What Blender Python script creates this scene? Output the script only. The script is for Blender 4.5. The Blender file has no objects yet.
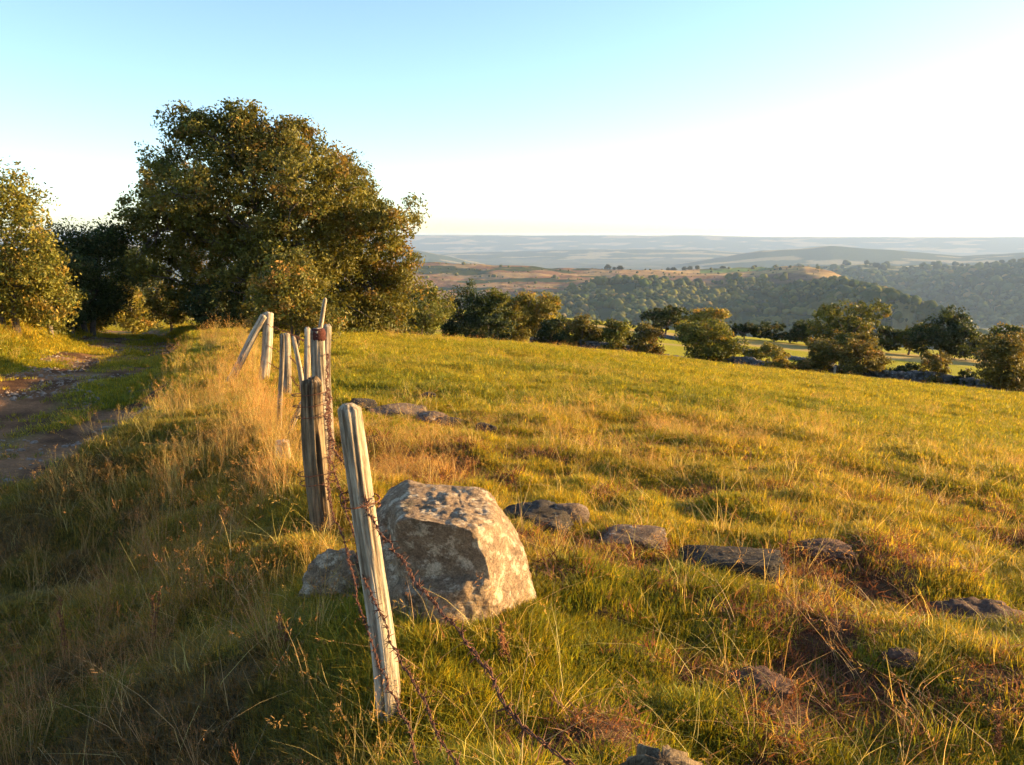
import bpy, math, random
import numpy as np
from mathutils import Vector
SEED = 7
rng = np.random.default_rng(SEED)
R = math.radians
S = bpy.context.scene
COL = S.collection

# ------------------------------------------------------------------ camera geometry
W, H, F = 1024.0, 765.0, 804.0
PITCH = R(10.4)
CAM = np.array([0.0, 0.0, 1.75])
FWD = np.array([0, math.cos(PITCH), -math.sin(PITCH)])
UP = np.array([0, math.sin(PITCH), math.cos(PITCH)])
RT = np.array([1.0, 0, 0])

def ray(px, py):
    d = FWD + RT * (px - W / 2) / F + UP * (H / 2 - py) / F
    return d
def at_y(px, py, y):                    # point on the sight line at northing y
    d = ray(px, py); return CAM + d * (y / d[1])

# ------------------------------------------------------------------ noise
def _h2(ix, iy, s):
    n = (ix.astype(np.int64) * 374761393 + iy.astype(np.int64) * 668265263 + s * 1442695041) & 0xffffffff
    n = ((n ^ (n >> 13)) * 1274126177) & 0xffffffff
    n = (n ^ (n >> 16)) & 0xffffffff
    return n / 4294967295.0
def vn2(x, y, s=0):
    x = np.asarray(x, float); y = np.asarray(y, float)
    ix = np.floor(x); iy = np.floor(y); fx = x - ix; fy = y - iy
    fx = fx * fx * fx * (fx * (fx * 6 - 15) + 10); fy = fy * fy * fy * (fy * (fy * 6 - 15) + 10)
    a = _h2(ix, iy, s); b = _h2(ix + 1, iy, s); c = _h2(ix, iy + 1, s); d = _h2(ix + 1, iy + 1, s)
    return (a + (b - a) * fx) * (1 - fy) + (c + (d - c) * fx) * fy
def fbm2(x, y, o=4, s=0):
    v = 0; a = .5; t = 0
    for i in range(o):
        v = v + a * vn2(x * 2 ** i + 17.3 * i, y * 2 ** i - 9.1 * i, s + i); t += a; a *= .5
    return v / t
def _h3(ix, iy, iz, s):
    n = (ix.astype(np.int64) * 374761393 + iy.astype(np.int64) * 668265263 + iz.astype(np.int64) * 2147483647 + s * 144269) & 0xffffffff
    n = ((n ^ (n >> 13)) * 1274126177) & 0xffffffff
    return ((n ^ (n >> 16)) & 0xffffffff) / 4294967295.0
def vn3(p, s=0):
    i = np.floor(p); f = p - i; f = f * f * (3 - 2 * f); r = 0
    for dx in (0, 1):
        for dy in (0, 1):
            for dz in (0, 1):
                w = (f[:, 0] if dx else 1 - f[:, 0]) * (f[:, 1] if dy else 1 - f[:, 1]) * (f[:, 2] if dz else 1 - f[:, 2])
                r = r + w * _h3(i[:, 0] + dx, i[:, 1] + dy, i[:, 2] + dz, s)
    return r
def fbm3(p, o=4, s=0):
    v = 0; a = .5; t = 0
    for k in range(o):
        v = v + a * vn3(p * 2 ** k + 5.7 * k, s + k); t += a; a *= .5
    return v / t
def ss(a, b, x):
    t = np.clip((np.asarray(x, float) - a) / (b - a), 0, 1); return t * t * (3 - 2 * t)

# ------------------------------------------------------------------ terrain height
_py = np.arange(0, 1400, .5)
_pt = np.interp(_py, [0, 2.7, 8, 13, 24, 42, 55, 65, 100, 135, 200, 400, 700, 1400],
                     [0, 0, -.2, -.6, -1.5, -3.9, -5.9, -7.2, -8.7, -11.0, -34, -92, -190, -300])
for _ in range(3):
    _k = np.ones(9) / 9; _pt = np.convolve(np.pad(_pt, 4, mode='edge'), _k, 'valid')
_pt -= _pt[0]
def prof(y): return np.interp(np.maximum(y, 0), _py, _pt)
def uoff(x, y): return x + .36 * y - .534
def path_c(y): return -2.95 - .55 * ss(12, 6, y) - 2.3 * (np.clip(y - 18, 0, 60) / 22) ** 1.5
def base_h(x, y):
    x = np.asarray(x, float); y = np.asarray(y, float)
    u = uoff(x, y); pc = path_c(y); v = u - pc          # v: offset from the path's middle
    z = prof(y)
    xr = np.maximum(x, -400)
    sq = np.sqrt(xr * xr + 16)
    lat = -.116 * ((sq + xr) / 2 - 2); lat = np.where(lat < -2.9, -2.9 + (lat + 2.9) * .62, lat)
    lat = np.maximum(lat, -9)
    z = z + lat + .05 * (np.minimum(sq, 60) - xr.clip(-60, 60) - 4) / 2 * ss(0, 20, y)
    near = 1 - ss(4.5, 8, y)
    steep = -.80 * ss(.25, -2.1, u) + .05 * np.exp(-((u + .1) / .3) ** 2)
    gentle = -.13 * ss(0, -1.2, u) - .42 * ss(1.9, 1.0, v) * (u < .5)
    b = near * steep + (1 - near) * gentle
    far = 1 - ss(45, 70, y)
    z = z + b * far
    z = z + (1.0 * ss(-1.3, -3.6, v) + .5 * ss(-3.6, -9, v)) * far
    return z
def bumps(x, y):
    r = np.sqrt(x * x + y * y)
    u = uoff(x, y); v = np.abs(u - path_c(y))
    onp = ss(.5, 1.5, v)
    fade = 1 - ss(30, 90, r)
    z = (fbm2(x / 7 + 3, y / 7, 3, 11) - .5) * .34 * ss(2, 10, r)
    z = z + (fbm2(x / 1.1, y / .8, 4, 21) - .5) * (.30 - .17 * ss(6, 12, r)) * fade * (.2 + .8 * onp)
    hm = vn2(x / .33, y / .28, 31) ** 2
    z = z + hm * (.095 - .04 * ss(6, 12, r)) * fade * (.12 + .88 * onp)
    z = z + (fbm2(x / 60, y / 60, 3, 41) - .5) * 2.0 * ss(60, 160, r)
    z = z + (fbm2(x / 500, y / 500, 4, 43) - .5) * 60 * ss(500, 1500, r)
    rut = np.exp(-((v - .7) / .25) ** 2) * -.03 * (y < 45)
    return z + rut
def ground_h(x, y):
    x = np.asarray(x, float); y = np.asarray(y, float)
    return base_h(x, y) + bumps(x, y)
def gh(x, y): return float(ground_h(np.array([x]), np.array([y]))[0])
def hit(px, py, tmax=150):
    d = ray(px, py); t = np.arange(.5, tmax, .02); p = CAM + d * t[:, None]
    dz = p[:, 2] - ground_h(p[:, 0], p[:, 1]); i = np.argmax(dz < 0)
    if dz[i] >= 0: i = len(t) - 1
    return p[i]
def fence_pt(px, py, u0=0.0):           # where a sight line crosses the upright plane of the fence
    d = ray(px, py); t = (.534 + u0 - CAM[0]) / (d[0] + .36 * d[1]); return CAM + d * t
def proj(p):
    q = np.asarray(p) - CAM; z = q @ FWD
    return (round(W / 2 + F * (q @ RT) / z), round(H / 2 - F * (q @ UP) / z))

# ------------------------------------------------------------------ mesh + tagging helpers
def mesh_np(name, v, f, mats=(), attrs=None, smooth=True):
    v = np.asarray(v, np.float32).reshape(-1, 3); f = np.asarray(f, np.int32)
    me = bpy.data.meshes.new(name)
    n, k = f.shape if len(f) else (0, 3)
    me.vertices.add(len(v)); me.vertices.foreach_set('co', v.ravel())
    if n:
        me.loops.add(n * k); me.loops.foreach_set('vertex_index', f.ravel())
        me.polygons.add(n); me.polygons.foreach_set('loop_start', np.arange(0, n * k, k, dtype=np.int32))
        me.polygons.foreach_set('loop_total', np.full(n, k, np.int32))
        me.polygons.foreach_set('use_smooth', np.full(n, smooth, bool))
    for a, (dom, typ, dat) in (attrs or {}).items():
        at = me.attributes.new(a, typ, dom)
        key = 'color' if typ == 'FLOAT_COLOR' else ('vector' if typ == 'FLOAT_VECTOR' else 'value')
        at.data.foreach_set(key, np.ascontiguousarray(dat, np.int32 if typ == 'INT' else np.float32).ravel())
    for m in mats: me.materials.append(m)
    me.update(calc_edges=True); me.validate()
    return me
def link(name, me, parent=None, loc=None):
    o = bpy.data.objects.new(name, me); COL.objects.link(o)
    if parent: o.parent = parent
    if loc is not None: o.location = loc
    return o
def tag(o, label=None, cat=None, group=None, kind=None):
    if label: o['label'] = label
    if cat: o['category'] = cat
    if group: o['group'] = group
    if kind: o['kind'] = kind
    return o
def thing(name, label, cat, loc=(0, 0, 0), group=None):
    o = bpy.data.objects.new(name, None); COL.objects.link(o)
    o.location = loc; o.empty_display_size = .1
    return tag(o, label, cat, group)
def rgba(c): 
    c = np.asarray(c, float); return np.concatenate([c, np.ones(c.shape[:-1] + (1,))], -1)

class MB:
    def __init__(s): s.v = []; s.f = []; s.n = 0
    def add(s, v, f):
        v = np.asarray(v, float); s.v.append(v); s.f.append(np.asarray(f) + s.n); s.n += len(v)
    def mesh(s, name, mats, smooth=True):
        return mesh_np(name, np.concatenate(s.v), np.concatenate(s.f), mats, smooth=smooth)
def frames(pts):
    pts = np.asarray(pts, float); t = np.gradient(pts, axis=0); t /= np.linalg.norm(t, axis=1)[:, None] + 1e-9
    a = np.array([0, 0, 1.0]) if abs(t[0, 2]) < .8 else np.array([1.0, 0, 0])
    nn = []; n = a - t[0] * (a @ t[0])
    for k in range(len(t)):
        n = n - t[k] * (n @ t[k]); n /= np.linalg.norm(n) + 1e-9; nn.append(n)
    nn = np.array(nn); return t, nn, np.cross(t, nn)
def tube(pts, rad, sides=6, radial=None, caps=True):
    pts = np.asarray(pts, float); m = len(pts); t, n, b = frames(pts)
    rad = np.broadcast_to(np.asarray(rad, float), (m,))
    a = np.linspace(0, 2 * math.pi, sides, endpoint=False)
    rr = rad[:, None] * (radial if radial is not None else 1)
    rr = np.broadcast_to(rr, (m, sides))
    v = pts[:, None] + (np.cos(a)[None, :, None] * n[:, None] + np.sin(a)[None, :, None] * b[:, None]) * rr[..., None]
    v = v.reshape(-1, 3)
    i = np.arange(m - 1)[:, None] * sides; j = np.arange(sides)[None]; jn = (j + 1) % sides
    f = np.stack([i + j, i + jn, i + sides + jn, i + sides + j], -1).reshape(-1, 4)
    if caps:
        v = np.concatenate([v, pts[:1], pts[-1:]]); c0 = m * sides; c1 = c0 + 1
        jj = np.arange(sides); jn = (jj + 1) % sides
        f = np.concatenate([f, np.stack([jn, jj, np.full(sides, c0), np.full(sides, c0)], -1),
                            np.stack([(m - 1) * sides + jj, (m - 1) * sides + jn, np.full(sides, c1), np.full(sides, c1)], -1)])
    return v, f
def fix_tris(f):            # quads with a doubled last index stay legal only as tris: fold them into the mesh as polys
    return f
class PM:                   # mixed tri / quad collector
    def __init__(s): s.v = []; s.f = []; s.n = 0
    def add(s, v, f):
        s.v.append(np.asarray(v, float)); s.f += [[int(i) + s.n for i in q] if q[-1] != q[-2] else [int(i) + s.n for i in q[:3]] for q in np.asarray(f)]; s.n += len(v)
    def mesh(s, name, mats, smooth=True):
        me = bpy.data.meshes.new(name); me.from_pydata(np.concatenate(s.v).tolist(), [], s.f)
        for m in mats: me.materials.append(m)
        me.polygons.foreach_set('use_smooth', [smooth] * len(me.polygons)); me.update(); return me

# ------------------------------------------------------------------ materials
class NT:
    def __init__(s, name):
        s.m = bpy.data.materials.new(name); s.m.use_nodes = True; s.t = s.m.node_tree; s.t.nodes.clear()
        s.out = s.t.nodes.new('ShaderNodeOutputMaterial')
    def n(s, typ, ins=None, **kw):
        d = s.t.nodes.new(typ)
        for k, v in kw.items(): setattr(d, k, v)
        for k, v in (ins or {}).items():
            if hasattr(v, 'is_output') or isinstance(v, bpy.types.NodeSocket): s.t.links.new(v, d.inputs[k])
            else: d.inputs[k].default_value = v
        return d
    def noise(s, scale, vec=None, detail=5, rough=.6):
        return s.n('ShaderNodeTexNoise', dict({'Scale': scale, 'Detail': detail, 'Roughness': rough}, **({'Vector': vec} if vec else {}))).outputs['Fac']
    def ramp(s, fac, stops):
        d = s.n('ShaderNodeValToRGB', {'Fac': fac}); e = d.color_ramp.elements
        while len(e) < len(stops): e.new(.5)
        for el, (p, c) in zip(e, stops): el.position = p; el.color = (c[0], c[1], c[2], 1) if isinstance(c, tuple) else (c, c, c, 1)
        return d.outputs['Color']
    def mix(s, fac, a, b, mode='MIX'):
        d = s.n('ShaderNodeMix', data_type='RGBA', blend_type=mode)
        for sock, v in ((d.inputs[0], fac), (d.inputs[6], a), (d.inputs[7], b)):
            if isinstance(v, bpy.types.NodeSocket): s.t.links.new(v, sock)
            elif isinstance(v, tuple): sock.default_value = (*v, 1)
            else: sock.default_value = v
        return d.outputs[2]
    def coord(s, obj=True):
        return s.n('ShaderNodeTexCoord').outputs['Object'] if obj else s.n('ShaderNodeNewGeometry').outputs['Position']
    def mapped(s, vec, scale): return s.n('ShaderNodeMapping', {'Vector': vec, 'Scale': scale}).outputs[0]
    def bump(s, h, strength, dist): return s.n('ShaderNodeBump', {'Height': h, 'Strength': strength, 'Distance': dist}).outputs[0]
    def pbr(s, col, rough=.9, normal=None, spec=.2):
        ins = {'Base Color': col if isinstance(col, bpy.types.NodeSocket) else (*col, 1), 'Roughness': rough, 'Specular IOR Level': spec}
        if normal: ins['Normal'] = normal
        b = s.n('ShaderNodeBsdfPrincipled', ins); s.t.links.new(b.outputs[0], s.out.inputs[0]); return s.m

def mat_ground():
    q = NT('ground'); p = q.coord(False)
    land = q.n('ShaderNodeAttribute', attribute_name='land').outputs['Color']
    n1 = q.noise(9, p, 6, .7); n2 = q.noise(60, p, 4, .7)
    c = q.mix(.85, land, q.ramp(n1, [(.25, .45), (.75, 1.5)]), 'MULTIPLY')
    c = q.mix(.7, c, q.ramp(n2, [(.2, .5), (.8, 1.45)]), 'MULTIPLY')
    return q.pbr(c, .95, q.bump(q.noise(35, p, 6, .75), .7, .03), .1)
def mat_path():
    q = NT('path_soil'); p = q.coord(False)
    land = q.n('ShaderNodeAttribute', attribute_name='land').outputs['Color']
    n1 = q.noise(4, p, 8, .75); st = q.n('ShaderNodeTexVoronoi', {'Vector': p, 'Scale': 22.0}).outputs['Distance']
    c = q.mix(.8, land, q.ramp(n1, [(.3, .6), (.7, 1.35)]), 'MULTIPLY')
    c = q.mix(.5, c, q.ramp(st, [(.1, 1.5), (.5, .75)]), 'MULTIPLY')
    h = q.mix(.5, q.noise(14, p, 8, .75), st)
    return q.pbr(c, .95, q.bump(h, .8, .04), .1)
def mat_land(name, bumpy=8):
    q = NT(name); p = q.coord(False)
    land = q.n('ShaderNodeAttribute', attribute_name='land').outputs['Color']
    c = q.mix(.8, land, q.ramp(q.noise(.03, p, 8, .75), [(.3, .55), (.7, 1.45)]), 'MULTIPLY')
    return q.pbr(c, 1, q.bump(q.noise(.04, p, 8, .75), 1, bumpy), .0)
def mat_leaf(name, trans=.35, attr_type='GEOMETRY', attr='tint', rough=.55, spec=.25):
    q = NT(name)
    a = q.n('ShaderNodeAttribute', attribute_name=attr, attribute_type=attr_type).outputs['Color']
    if attr_type == 'INSTANCER':
        own = q.n('ShaderNodeAttribute', attribute_name='own').outputs['Color']
        a = q.mix(1, a, own, 'MULTIPLY')
    b = q.n('ShaderNodeBsdfPrincipled', {'Base Color': a, 'Roughness': rough, 'Specular IOR Level': spec})
    tc = q.mix(1, a, (1.25, 1.1, .55), 'MULTIPLY')
    t = q.n('ShaderNodeBsdfTranslucent', {'Color': tc})
    m = q.n('ShaderNodeMixShader', {0: trans, 1: b.outputs[0], 2: t.outputs[0]})
    q.t.links.new(m.outputs[0], q.out.inputs[0]); return q.m
def mat_stone(name, a, b, lichen, amount=.5, scale=1.0):
    q = NT(name); p = q.coord(False)
    n = q.noise(7 * scale, p, 8, .7)
    c = q.ramp(n, [(.25, a), (.55, tuple(.5 * (x + y) for x, y in zip(a, b))), (.8, b)])
    c = q.mix(.75, c, q.ramp(q.noise(38 * scale, p, 8, .85), [(.32, .22), (.5, .95), (.68, 1.75)]), 'MULTIPLY')
    l = q.ramp(q.noise(13 * scale, q.mapped(p, (1, 1, 1.3)), 7, .75), [(.62 - .2 * amount, 0.0), (.7 - .2 * amount, 1.0)])
    c = q.mix(l, c, lichen)
    m = q.ramp(q.noise(5 * scale, q.mapped(p, (1.1, .9, 1)), 6, .7), [(.58, 0.0), (.68, .8)])
    c = q.mix(m, c, (.05, .045, .03))
    o = q.ramp(q.noise(9 * scale, q.mapped(p, (.8, 1.2, .9)), 6, .75), [(.62, 0.0), (.7, .7)])
    c = q.mix(o, c, (.36, .2, .07))
    h = q.mix(.5, q.noise(22 * scale, p, 12, .8), q.noise(110 * scale, p, 8, .85))
    sp = q.ramp(q.noise(130 * scale, p, 3, .8), [(.35, .35), (.5, 1.0), (.68, 1.5)]); c = q.mix(.6, c, sp, 'MULTIPLY')
    return q.pbr(c, .92, q.bump(h, 1.0, .035 / scale), .12)
def mat_wood(name, dark, light, sc=1.0):
    q = NT(name); p = q.coord(True)
    g = q.noise(30 * sc, q.mapped(p, (1, 1, .05)), 7, .7)
    c = q.ramp(g, [(.3, tuple(x * .3 for x in dark)), (.42, dark), (.6, light), (.8, tuple(min(x * 1.2, .8) for x in light))])
    c = q.mix(.6, c, q.ramp(q.noise(11 * sc, p, 6, .7), [(.3, .55), (.7, 1.35)]), 'MULTIPLY')
    c = q.mix(q.ramp(q.noise(6, q.mapped(p, (1, 1, .5)), 6, .7), [(.6, 0.0), (.72, .6)]), c, (.3, .2, .09))
    h = q.mix(.3, g, q.noise(140, q.mapped(p, (1, 1, .1)), 4, .7))
    return q.pbr(c, .85, q.bump(h, .9, .012), .15)
def mat_noise(name, a, b, scale, rough=.9, bmp=.01, spec=.2):
    q = NT(name); p = q.coord(False); n = q.noise(scale, p, 6, .7)
    return q.pbr(q.ramp(n, [(.3, a), (.7, b)]), rough, q.bump(n, .8, bmp), spec)

M = dict(
    ground=mat_ground(), path=mat_path(), land=mat_land('hill_land'), landfar=mat_land('far_land', 15),
    leaf=mat_leaf('tree_leaves'), grass=mat_leaf('grass_blades', .4, 'INSTANCER', rough=.6, spec=.2),
    farwood=mat_leaf('far_wood_leaves', .15, rough=1, spec=0),
    granite=mat_stone('boulder_granite', (.19, .12, .075), (.56, .39, .23), (.68, .54, .37), .5),
    darkrock=mat_stone('dark_rock', (.045, .035, .026), (.13, .105, .08), (.24, .22, .17), .1),
    brownrock=mat_stone('brown_rock', (.14, .09, .06), (.30, .21, .14), (.42, .38, .32), .2),
    wallstone=mat_stone('wall_stone', (.08, .075, .07), (.22, .2, .18), (.38, .38, .35), .3, .5),
    soil=mat_noise('bare_soil', (.045, .022, .014), (.14, .075, .045), 25, bmp=.02),
    palewood=mat_wood('pale_weathered_wood', (.20, .145, .095), (.52, .43, .31)),
    greywood=mat_wood('grey_weathered_wood', (.10, .075, .05), (.36, .29, .21)),
    redwood=mat_noise('red_rotten_wood', (.03, .010, .007), (.11, .03, .02), 40),
    roughwood=mat_wood('dark_rough_wood', (.07, .045, .025), (.27, .19, .11)),
    rust=mat_noise('rusted_wire', (.05, .016, .008), (.2, .075, .035), 160, .8, .001, .3),
    bark=mat_noise('bark', (.06, .045, .035), (.19, .15, .115), 14, bmp=.03),
)

M['stonelet'] = mat_noise('track_stone', (.14, .10, .075), (.36, .28, .21), 30)
# ------------------------------------------------------------------ world, sun, camera
SUN_AZ, SUN_EL = 77, 9.0            # azimuth clockwise from the view direction (+Y)
w = bpy.data.worlds.new('World'); S.world = w; w.use_nodes = True
nt = w.node_tree; bg = nt.nodes['Background']
sky = nt.nodes.new('ShaderNodeTexSky'); sky.sky_type = 'NISHITA'; sky.sun_disc = False
sky.sun_elevation = R(SUN_EL); sky.sun_rotation = R(SUN_AZ); sky.altitude = 900
sky.air_density = .85; sky.dust_density = 1.2; sky.ozone_density = 1.6
nt.links.new(sky.outputs[0], bg.inputs[0]); bg.inputs[1].default_value = .118
sl = bpy.data.lights.new('sun', 'SUN'); sl.energy = 5; sl.angle = R(.5); sl.color = (1, .68, .30)
so = bpy.data.objects.new('sun', sl); COL.objects.link(so)
sd = Vector((math.sin(R(SUN_AZ)) * math.cos(R(SUN_EL)), math.cos(R(SUN_AZ)) * math.cos(R(SUN_EL)), math.sin(R(SUN_EL))))
so.rotation_euler = sd.to_track_quat('Z', 'Y').to_euler(); so.location = (20, 5, 12)
cam = bpy.data.cameras.new('camera'); co = bpy.data.objects.new('camera', cam); COL.objects.link(co)
cam.sensor_width = 36; cam.lens = F / W * 36; cam.clip_start = .05; cam.clip_end = 90000
co.location = CAM; co.rotation_euler = (R(90) - PITCH, 0, 0); S.camera = co
S.view_settings.view_transform = 'Standard'; S.view_settings.look = 'None'
S.view_settings.exposure = 1.9; S.view_settings.gamma = 1
S.cycles.use_adaptive_sampling = True; S.cycles.adaptive_threshold = .03
S.cycles.max_bounces = 4; S.cycles.diffuse_bounces = 2; S.cycles.transmission_bounces = 4
S.cycles.volume_bounces = 0; S.cycles.use_denoising = True

# ------------------------------------------------------------------ land colours
STRAW = np.array([.56, .455, .14]); GOLD = np.array([.36, .315, .045]); GREEN = np.array([.115, .15, .02])
LUSH = np.array([.06, .095, .016]); OLIVE = np.array([.24, .245, .018]); BRN = np.array([.13, .065, .035])
def lerp(a, b, t): t = np.asarray(t)[..., None]; return a * (1 - t) + b * t
def straw_amount(x, y):
    """how dry the pasture is at a place"""
    u = uoff(x, y); r = np.hypot(x, y)
    n = fbm2(x / 2.2, y / 2.6, 4, 61); n2 = fbm2(x / .5, y / .5, 3, 71)
    s = ss(.40, .60, n * .7 + n2 * .3)
    # a dry band crossing the pasture
    band = np.exp(-((y - (9.0 - .10 * x) - 1.2 * (n - .5)) / 2.2) ** 2) * ss(-2, 0, x) * .85
    s = np.maximum(s * .75, band)
    fence = ss(24, 15, y) * np.exp(-((u + .4) / 1.0) ** 2) * ss(3.6, 6.2, y) * .9
    s = np.maximum(s, fence * (.25 + .9 * ss(.42, .6, n2)))
    s = s * (1 - .5 * ss(.8, 2, u) * ss(6, 11, r))
    return np.clip(s, 0, 1)
def soil_amount(x, y):
    r = np.hypot(x, y); u = uoff(x, y)
    n = fbm2(x / .75 + 5, y / .5, 4, 81); thr = .60 + .06 * ss(5, 12, r)
    n3 = ss(.64, .70, fbm2(x / .24, y / .17 + 40, 3, 85)) * (1 - ss(7, 11, r))
    return np.maximum(n3, ss(thr - .035, thr + .025, n)) * ss(.1, .6, u) * (1 - ss(6.5, 10, r))
def grass_color(x, y):
    r = np.hypot(x, y); n = fbm2(x / 1.3 + 9, y / 1.3, 4, 91)
    c = lerp(LUSH, GREEN, ss(.3, .5, n)); c = lerp(c, OLIVE, ss(.5, .7, n) * .8)
    c = lerp(c, OLIVE, np.maximum(.5, ss(7, 20, r) * .85))
    u = uoff(x, y); c = lerp(c, np.array([.15, .11, .05]), ss(.1, -.5, u) * ss(11, 6, y) * (.55 + .4 * ss(.4, .6, fbm2(x / .4, y / .4, 3, 93))))  # dry brown verge near left, its colour also darkened to deepen the shade
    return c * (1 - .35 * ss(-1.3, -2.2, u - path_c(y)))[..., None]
def ground_color(x, y):
    r = np.hypot(x, y); u = uoff(x, y); v = u - path_c(y)
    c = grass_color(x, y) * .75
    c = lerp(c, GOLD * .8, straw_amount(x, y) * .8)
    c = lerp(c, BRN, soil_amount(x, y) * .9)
    c = lerp(c, BRN * .8, .35 * (1 - ss(5, 14, r)))
    f2 = lerp(np.array([.29, .255, .004]), np.array([.42, .28, .10]), ss(.52, .6, fbm2(x / 60, y / 9, 3, 95)) * .8)
    c = lerp(c, f2, ss(50, 58, y))
    wild = lerp(np.array([.04, .06, .015]), np.array([.17, .14, .06]), ss(.4, .7, fbm2(x / 180, y / 180, 4, 97)))
    c = lerp(c, wild, ss(125, 150, y))
    c = lerp(c, np.array([.06, .075, .03]), ss(1500, 4000, r) * .6)
    return c
def path_mask(x, y):
    v = uoff(x, y) - path_c(y); wv = 1.5 + (fbm2(x / .9, y / .9, 3, 55) - .5) * .9
    return (np.abs(v) < wv) & (y > 6.9 + .8 * vn2(x * 1.5, y * 1.5, 77)) & (y < 46)
def path_color(x, y):
    v = np.abs(uoff(x, y) - path_c(y)); n = fbm2(x / .6, y / .9, 4, 57)
    soil = lerp(np.array([.10, .050, .024]), np.array([.30, .155, .072]), ss(.35, .65, n)); m2 = fbm2(x / 1.6, y / 2.2, 3, 58)
    g = np.clip((np.exp(-((v) / .16) ** 2) * .5 + ss(1.3, 1.6, v)) * ss(.36, .5, n) + ss(.62, .68, m2), 0, 1)
    return lerp(soil, np.array([.11, .12, .03]), g)

# ------------------------------------------------------------------ ground sheet (polar grid, fine near the viewer) and path
rr = np.exp(np.arange(math.log(.35), math.log(19000), .0175))
ang = np.concatenate([np.arange(-180, -58, 3.0), np.arange(-58, 58, .21), np.arange(58, 180, 3.0)])
na, nr = len(ang), len(rr)
A, RR = np.meshgrid(np.radians(ang), rr, indexing='xy')
X = np.sin(A) * RR; Y = np.cos(A) * RR
Z = ground_h(X.ravel(), Y.ravel()).reshape(X.shape)
back = ss(1500, 400, RR) * 0
Z = np.maximum(Z, -330)
V = np.stack([X, Y, Z], -1).reshape(-1, 3)
i = np.arange(nr - 1)[:, None] * na; j = np.arange(na)[None]; jn = (j + 1) % na
Fq = np.stack([i + j, i + na + j, i + na + jn, i + jn], -1).reshape(-1, 4)[:, ::-1]
cx = V[Fq].mean(1); pm = path_mask(cx[:, 0], cx[:, 1])
def sub(fs):
    idx = np.unique(fs); mp = np.full(len(V), -1, np.int64); mp[idx] = np.arange(len(idx)); return V[idx], mp[fs]
gv, gf = sub(Fq[~pm]); pv, pf = sub(Fq[pm])
# close the tiny hole under the viewer
gc = ground_color(gv[:, 0], gv[:, 1]); pcx = path_color(pv[:, 0], pv[:, 1])
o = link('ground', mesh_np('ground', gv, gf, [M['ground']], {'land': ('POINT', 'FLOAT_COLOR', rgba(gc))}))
tag(o, 'sunlit hill pasture of short green and straw coloured grass', 'ground', kind='structure')
o = link('path', mesh_np('path', pv, pf, [M['path']], {'land': ('POINT', 'FLOAT_COLOR', rgba(pcx))}))
tag(o, 'worn dirt track with a grassy middle running beside the fence', 'path', kind='structure')

# ------------------------------------------------------------------ hills
def hill(name, label, pxs, dfun, zfun, cfun, nd, mat, noise_amp, noise_sc, seed):
    px = np.linspace(pxs[0], pxs[1], pxs[2]); az = np.arctan((px - W / 2) / F * .99)
    t = np.linspace(0, 1, nd)
    PX, T = np.meshgrid(px, t, indexing='ij'); AZ = np.arctan((PX - W / 2) / F * .99)
    D = dfun(PX, T); Zh = zfun(PX, T, D)
    x = np.tan(AZ) * D; y = D
    nz = (fbm2(x / noise_sc, y / noise_sc, 5, seed) - .5) * 2; rg = 1 - np.abs(fbm2(x / noise_sc * .7 + 4, y / noise_sc * .7, 4, seed + 9) - .5) * 4
    Zh = Zh + noise_amp * (nz + .5 * rg - .25)
    Vh = np.stack([x, y, Zh], -1).reshape(-1, 3)
    m = len(t); i = np.arange(len(px) - 1)[:, None] * m; j = np.arange(m - 1)[None]
    f = np.stack([i + j, i + m + j, i + m + j + 1, i + j + 1], -1).reshape(-1, 4)
    c = cfun(x.ravel(), y.ravel(), PX.ravel(), T.ravel())
    o = link(name, mesh_np(name, Vh, f, [mat], {'land': ('POINT', 'FLOAT_COLOR', rgba(c))}))
    tag(o, label, 'hill', kind='structure'); return o, x, y, Zh, PX, T
def zat(py, d): # height seen at image row py for northing d on the centre line
    dd = (H / 2 - np.asarray(py, float)) / F
    dy = math.cos(PITCH) + dd * math.sin(PITCH); dz = -math.sin(PITCH) + dd * math.cos(PITCH)
    return CAM[2] + dz / dy * d

# main ridge across the valley
K1 = [300, 420, 500, 600, 640, 700, 760, 800, 835, 880, 932, 990, 1100]
def sky1(px): return np.interp(px, K1, [259, 262, 265, 269, 269, 266, 265, 267, 277, 290, 309, 345, 380])
def ds1(px): return np.interp(px, K1, [2700, 2650, 2600, 2600, 2600, 2700, 2750, 2600, 2350, 2100, 1900, 1750, 1600])
def brk1(px): return np.interp(px, [300, 420, 560, 620, 700, 800, 850, 1100], [292, 292, 290, 280, 280, 284, 284, 284])
def d1(PX, T):
    ds = ds1(PX); return np.where(T < .75, 1450 + (ds - 1450) * T / .75, ds + (T - .75) / .25 * 1000)
def z1(PX, T, D):
    ds = ds1(PX); zs = zat(sky1(PX), ds); db = ds - 420; pb = np.maximum(brk1(PX), sky1(PX) + 4)
    zb = zat(pb, db); dl = 1600.0; zl = zat(341, dl)
    f = np.where(D >= db, zb + (zs - zb) * np.clip((D - db) / (ds - db), 0, 1), zl + (zb - zl) * np.clip((D - dl) / (db - dl), -1, 1))
    f = np.where(D > ds, zs - (D - ds) * .25, f); return np.where(D < dl, zl - (dl - D) * .9, f)
def wood1(x, y, PX, T):       # 1 where the slope is wooded
    ds = ds1(PX); n = fbm2(x / 160, y / 160, 4, 203)
    lim = np.interp(PX, [380, 480, 540, 600, 700, 820, 900], [.30, .36, .46, .66, .62, .66, .99])
    t = (y - 1450) / (ds - 1450)
    return ss(.06, -.03, t - lim - (n - .5) * .16)
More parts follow.
